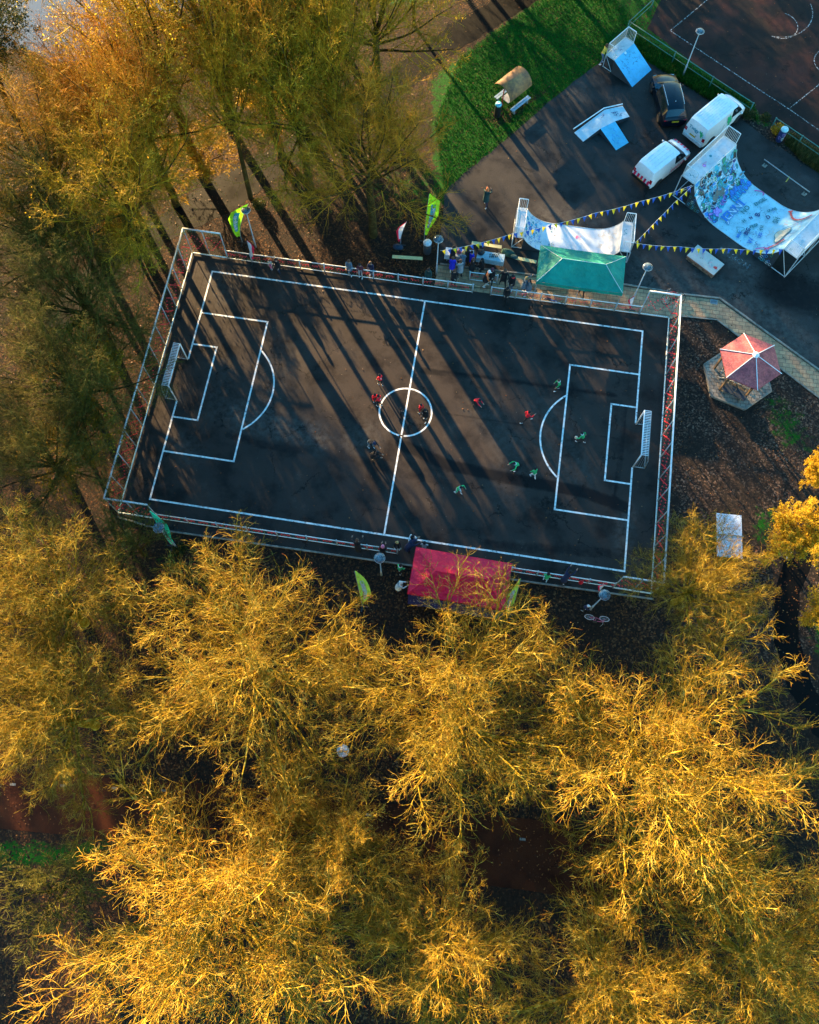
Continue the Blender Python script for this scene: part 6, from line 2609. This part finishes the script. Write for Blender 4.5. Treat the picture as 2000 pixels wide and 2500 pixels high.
UP = ((12, 10, 15), (12, 10, 15))
HOLD = ((25, 8, 75), (25, 8, 75))
RAISE = ((150, 20, 30), (60, 10, 90))
RUN = ((-40, 15, 60), (50, 15, 80))
KR = 'players in red shirts'
KG = 'players in green shirts'
on = 'onlookers around the court'
# on the court
person(HP(928, 917, 1.4), 130, 'player in a red shirt standing alone just above left of the centre circle', 'red', 'black', 'white', 'black', 1.40, 6, .12, .10, UP, 0, number=7, group=KR)
person(HP(914, 960, 1.35), 300, 'player in a red shirt half hidden behind his team mate left of the centre circle', 'red', 'black', 'white', 'black', 1.35, 14, .1, .10, UP, 10, group=KR, number=4)
person(HP(926, 968, 1.45), 150, 'player in a red shirt standing on the left edge of the centre circle', 'red', 'black', 'white', 'black', 1.45, 8, .1, .12, UP, 0, group=KR, number=9)
person(HP(978, 1000, 1.45), 20, 'slim person all in black left of the halfway line inside the circle', 'black', 'black', 'black', 'black', 1.45, 4, .05, .08, UP, 0, group='people in black on the court')
person(HP(1027, 988, 1.3), 320, 'player in a red shirt close behind the person in a long black coat', 'red', 'black', 'white', 'black', 1.35, 8, .1, .10, UP, 0, group=KR, number=5)
person(HP(1040, 999, 1.65), 250, 'person in a long black coat and white shoes inside the centre circle', 'black', 'black', 'white', 'black', 1.7, 8, .14, .12, UP, 8, coat='black', group='people in black on the court')
person(A2(1159, 990), 330, 'player in a red shirt bending down right of the centre circle', 'red', 'black', 'black', 'black', 1.35, 45, .1, .12, ((40, 5, 20), (40, 5, 20)), 10, group=KR)
person(A2(1283, 1029), 20, 'player in a long red shirt running with legs spread towards the right box', 'red', 'black', 'white', 'black', 1.5, 10, .42, .10, RUN, 0, group=KR)
person(HP(1369, 928, 1.45), 200, 'player in a green shirt and white collar standing above the right arc', 'green', 'black', 'white', 'brown', 1.5, 16, .16, .10, UP, 0, group=KG, number=10, hood='white')
person(A2(1418, 1080), 160, 'player in a green shirt controlling the ball inside the right box', 'green', 'black', 'white', 'black', 1.40, 26, .30, .12, ((30, 40, 30), (-40, 40, 20)), 0, group=KG, hood='white')
person(A2(1260, 1146), 210, 'player in a green shirt bending forward left of the right arc', 'green', 'black', 'white', 'black', 1.45, 42, .12, .12, ((50, 40, 30), (30, 30, 30)), 0, group=KG, hood='white')
person(A2(1301, 1166), 120, 'player in a green shirt and white shorts standing below the right arc', 'green', 'white', 'white', 'black', 1.4, 14, .18, .12, UP, 0, group=KG)
person(A2(1117, 1203), 330, 'player in a green shirt with pale blue sleeves alone in the lower court', 'green', 'lightblue', 'white', 'black', 1.4, 26, .22, .12, ((20, 50, 30), (-20, 50, 20)), 0, group=KG, hood='lightblue')
person(A2(905, 1092), 320, 'person in dark clothes and a navy cap bending over, left of the centre circle', 'black', 'slate', 'white', 'brown', 1.7, 50, .12, .12, ((60, 5, 30), (60, 5, 30)), 10, cap='navy', group='people in black on the court')
person(A2(914, 1122), 350, 'person all in black crouching beside the one in the navy cap', 'black', 'black', 'black', 'black', 1.65, 30, .14, .14, HOLD, 10, coat='black', knee=.4, group='people in black on the court')
# behind the top rail
person(HP(658, 634, 1.1), 265, 'small child in a pale jacket and pink trousers climbing on the top rail', 'cream', 'pink', 'white', 'brown', 1.05, 6, .05, .08, UP, 0, group=on)
person(HP(674, 632, 1.65), 250, 'person in a dark jacket standing beside the small child at the top rail', 'black', 'navy', 'black', 'black', 1.65, 8, .05, .10, UP, 0, coat='black', group=on)
person(HP(852, 636, 1.7), 265, 'person in a slate grey jacket, leftmost of the three at the top rail', 'slate', 'black', 'white', 'brown', 1.7, 6, .05, .12, HOLD, 5, coat='slate', group=on)
person(HP(879, 644, 1.6), 265, 'person in a maroon top in the middle of the three at the top rail', 'maroon', 'grey', 'white', 'black', 1.6, 8, .05, .12, UP, 5, group=on)
person(HP(905, 640, 1.65), 265, 'person in a navy and blue jacket, rightmost of the three at the top rail', 'navy', 'slate', 'white', 'brown', 1.65, 8, .08, .12, UP, 5, coat='navy', group=on)
person(HP(1047, 656, 1.7), 270, 'person in a dark green hooded coat at the top rail below the grey bin', 'darkgreen', 'black', 'black', 'black', 1.72, 8, .05, .12, UP, 10, coat='darkgreen', hood='darkgreen', group=on)
# the crowd at the entrance gap
person(HP(1106, 632, 1.7), 90, 'person in a bright blue coat standing in front of the crowded table', 'blue', 'cream', 'white', 'brown', 1.72, 4, .05, .10, UP, 0, coat='blue', group=on)
person(HP(1126, 640, 1.7), 120, 'person in a pale grey coat beside the one in bright blue', 'grey', 'black', 'black', 'brown', 1.7, 6, .08, .10, HOLD, 5, coat='grey', group=on)
person(HP(1110, 660, 1.72), 300, 'person in black standing behind the end of the rail, below the bright blue coat', 'black', 'black', 'black', 'brown', 1.72, 5, .05, .10, HOLD, 5, coat='black', group=on)
person(HP(1107, 608, 1.72), 80, 'person in black at the left of the crowded table', 'black', 'black', 'black', 'black', 1.72, 10, .05, .10, HOLD, 10, coat='black', group=on)
person(HP(1122, 609, 1.2), 270, 'child in a pink jacket behind the crowded table', 'pink', 'grey', 'white', 'pink', 1.2, 6, .05, .08, UP, 0, coat='pink', group=on)
person(HP(1131, 622, 1.7), 90, 'blond person in a slate blue jacket leaning over the crowded table', 'slate', 'jeans', 'white', 'blond', 1.7, 18, .08, .10, HOLD, 10, coat='slate', group=on)
person(HP(1142, 612, 1.72), 100, 'dark haired person in black at the right end of the crowded table', 'black', 'black', 'black', 'black', 1.72, 10, .05, .10, HOLD, 8, coat='black', group=on)
person(HP(1153, 615, 1.6), 250, 'person in a royal blue jacket behind the right end of the crowded table', 'blue', 'black', 'black', 'black', 1.6, 6, .05, .10, UP, 0, coat='blue', group=on)
person(HP(1155, 634, 1.74), 20, 'person in a black coat between the two cloth covered tables', 'black', 'black', 'black', 'brown', 1.74, 4, .05, .10, UP, 0, coat='black', group=on)
person(HP(1179, 634, 1.6), 200, 'long haired person in a long black coat in front of the blue grey table', 'black', 'black', 'black', 'black', 1.6, 4, .05, .10, UP, 0, coat='black', hood='black', group=on)
person(HP(1190, 664, 1.72), 0, 'person in a white cap, orange and black jacket and pale trousers in the gap', 'orange', 'cream', 'white', 'cream', 1.75, 10, .12, .12, UP, 10, coat='black', cap='white', group=on)
person(HP(1203, 657, 1.78), 265, 'tall person in black with a maroon cap standing in the gap', 'black', 'black', 'black', 'black', 1.80, 4, .04, .10, HOLD, 8, coat='black', cap='maroon', group=on)
person(HP(1234, 660, 1.78), 265, 'broad person in a black puffer coat with feet apart right of the gap', 'black', 'black', 'black', 'brown', 1.80, 4, .10, .22, ((5, 30, 40), (5, 30, 40)), 0, coat='black', group=on)
person(HP(1254, 673, 1.7), 250, 'person in black with a red hood and jeans', 'black', 'jeans', 'white', 'black', 1.72, 6, .05, .10, HOLD, 10, coat='black', hood='red', group=on)
person(HP(1241, 701, 1.72), 265, 'person all in black in front of the top rail at the edge of the court', 'black', 'black', 'black', 'black', 1.72, 10, .05, .10, HOLD, 10, coat='black', group=on)
person(HP(1284, 680, 1.68), 20, 'long haired blond person in a grey blue jacket raising an arm beside the green gazebo', 'slate', 'black', 'white', 'blond', 1.68, 6, .05, .10, ((100, 10, 30), (20, 8, 30)), 0, coat='slate', group=on)
person(HP(1296, 685, 1.75), 200, 'person in a slate jacket and jeans with a brown bag by the green gazebo', 'slate', 'jeans', 'white', 'black', 1.76, 8, .16, .12, RAISE, 0, coat='slate', group=on)
p = at(1296, 704, .95)
soft_lump('shoulder_bag', 'brown shoulder bag on the back of a person beside the green gazebo', 'bag', (1296, 706), .72, (.34, .22, .26), mat('brown_leather', (.30, .10, .04), .6), 9)
person(A2(1418, 724), 100, 'person in black mostly hidden under the green gazebo, only legs and shoes showing', 'black', 'black', 'black', 'black', 1.70, 10, .26, .12, UP, 0, group=on)
person(HP(1190, 464, 1.76), 75, 'person in dark clothes walking alone on the skatepark, arms raised to the face', 'darkgreen', 'navy', 'white', 'orange', 1.78, 4, .22, .12, ((70, 20, 110), (70, 20, 110)), 0, coat='darkgreen', group=on)
person(A2(1466, 156), 20, 'person in jeans and a yellow top behind the blue bank ramp', 'yellow', 'jeans', 'white', 'brown', 1.70, 14, .12, .12, HOLD, 5, group=on)
# bottom side
person(HP(872, 1327, 1.7), 100, 'person in black leaning on the bottom rail, left of the lamp', 'black', 'black', 'black', 'brown', 1.70, 26, .08, .14, ((50, 40, 20), (50, 40, 20)), 0, coat='black', group=on)
person(HP(934, 1338, 1.7), 90, 'person with a pink hat at the bottom rail, half hidden by the lamp', 'black', 'black', 'black', 'pink', 1.70, 10, .05, .10, HOLD, 0, coat='black', group=on)
person(HP(968, 1320, 1.65), 300, 'blond person in a dark jacket and white sleeves by the bottom line', 'black', 'black', 'white', 'blond', 1.60, 10, .10, .12, HOLD, 10, group=on)
person(A2(998, 1345), 40, 'person in a navy hooded coat bending over beside the red gazebo corner', 'navy', 'black', 'black', 'navy', 1.72, 48, .08, .14, ((60, 5, 20), (60, 5, 20)), 10, coat='navy', hood='navy', group=on)
person(HP(1011, 1304, 1.65), 250, 'dark haired person in a black and white jacket standing on the bottom line', 'white', 'black', 'black', 'black', 1.66, 12, .06, .10, HOLD, 10, coat='black', group=on)
person(HP(1036, 1330, 1.6), 90, 'person in a grey top peeking from under the upper left of the red gazebo', 'grey', 'black', 'black', 'black', 1.60, 14, .05, .10, UP, 0, group=on)
person(HP(976, 1383, 1.6), 60, 'person in a green and white jersey left of the red gazebo', 'green', 'black', 'white', 'black', 1.62, 10, .08, .10, UP, 0, hood='white', group=on)
person(HP(974, 1425, 1.7), 20, 'person in a white jacket left of the red gazebo, under the branches', 'white', 'black', 'black', 'cream', 1.70, 16, .08, .12, HOLD, 0, coat='white', group=on)
person(HP(1339, 1404, 1.45), 80, 'person in a green shirt and pale shorts sitting against the bottom rail', 'green', 'lightblue', 'white', 'black', 1.50, 12, .05, .12, UP, 10, knee=.9, group=on)
person(A2(1374, 1420), 60, 'person in navy with bare arms stretched out over the bottom rail', 'navy', 'black', 'white', 'black', 1.60, 42, .12, .14, ((120, 10, 10), (110, 20, 10)), 0, coat='navy', group=on)
person(HP(1433, 1478, 1.3), 350, 'child in a white helmet and navy jacket holding the pink bicycle', 'navy', 'black', 'white', 'white', 1.25, 14, .08, .10, HOLD, 0, cap='white', group=on)
person(HP(1937, 1345, 1.7), 300, 'person in a black coat walking on the dark path at the right edge', 'white', 'black', 'black', 'brown', 1.72, 8, .16, .12, UP, 0, coat='black', group=on)

# grow the skins, then paint every face by the bone it lies nearest to
dg = bpy.context.evaluated_depsgraph_get()
dg.update()
fin = []
for (o, t, V, Ed, Tg, mats_) in PEOPLE_Q:
    fin.append(bpy.data.meshes.new_from_object(o.evaluated_get(dg)))
for me, (o, t, V, Ed, Tg, mats_) in zip(fin, PEOPLE_Q):
    old = o.data
    o.modifiers.clear()
    me.name = 'body'
    n_ = len(me.polygons)
    cc = np.empty(n_ * 3)
    me.polygons.foreach_get('center', cc)
    cc = cc.reshape(-1, 3)
    best = np.full(n_, 1e9)
    who = np.zeros(n_, int)
    tags = ['top', 'legs', 'shoe', 'skin']
    for (a, b_), tg in zip(Ed, Tg):
        A, B = V[a], V[b_]
        d = B - A
        tt = np.clip(((cc - A) @ d) / (d @ d + 1e-9), 0, 1)
        ds = np.linalg.norm(cc - A - tt[:, None] * d, axis=1)
        if tg == 'shoe':
            ds = ds - .02
        k_ = ds < best
        best[k_] = ds[k_]
        who[k_] = tags.index(tg)
    me.materials.clear()
    for q in tags:
        me.materials.append(mats_[q])
    me.polygons.foreach_set('material_index', who.astype(np.int32))
    me.polygons.foreach_set('use_smooth', [True] * n_)
    me.update()
    o.data = me
    o.parent = t
    bpy.data.meshes.remove(old)

# ================================================================== LIGHT, SKY, CAMERA
SUN_EL, SUN_AZ = math.radians(11.8), math.radians(128)      # direction TO the sun, counter-clockwise from +x
sd = Vector((math.cos(SUN_EL) * math.cos(SUN_AZ), math.cos(SUN_EL) * math.sin(SUN_AZ), math.sin(SUN_EL)))
ld = bpy.data.lights.new('sun', 'SUN')
ld.energy = 5.0
ld.angle = math.radians(.5)
ld.color = (1.0, .67, .31)
sun = bpy.data.objects.new('sun', ld)
COL.objects.link(sun)
sun.rotation_euler = sd.to_track_quat('Z', 'Y').to_euler()
sun.location = sd * 200
w_ = bpy.data.worlds.new('World')
scene.world = w_
w_.use_nodes = True
wn = w_.node_tree
sky = wn.nodes.new('ShaderNodeTexSky')
sky.sky_type = 'NISHITA'
sky.sun_disc = False
sky.sun_elevation = SUN_EL
sky.sun_rotation = math.radians(90) - SUN_AZ
sky.air_density = 1.3
sky.dust_density = .3
sky.ozone_density = 2.0
hsv = wn.nodes.new('ShaderNodeHueSaturation')      # the clear autumn sky is a deep blue
hsv.inputs['Hue'].default_value = .495
hsv.inputs['Saturation'].default_value = 1.45
wn.links.new(sky.outputs[0], hsv.inputs['Color'])
wn.links.new(hsv.outputs[0], wn.nodes['Background'].inputs[0])
wn.nodes['Background'].inputs[1].default_value = .085

cd = bpy.data.cameras.new('camera')
cam = bpy.data.objects.new('camera', cd)
COL.objects.link(cam)
cam.matrix_world = Matrix.Translation((CX, CY, CH)) @ CR.to_4x4()
cd.sensor_fit = 'VERTICAL'
cd.sensor_height = 36
cd.lens = CF / 2500 * 36
cd.clip_start = .5
cd.clip_end = 2000
scene.camera = cam
vs = scene.view_settings
vs.view_transform = 'Standard'
vs.look = 'None'
vs.exposure = 2.95
vs.gamma = 1
scene.cycles.max_bounces = 6
scene.cycles.diffuse_bounces = 1
scene.cycles.transparent_max_bounces = 6
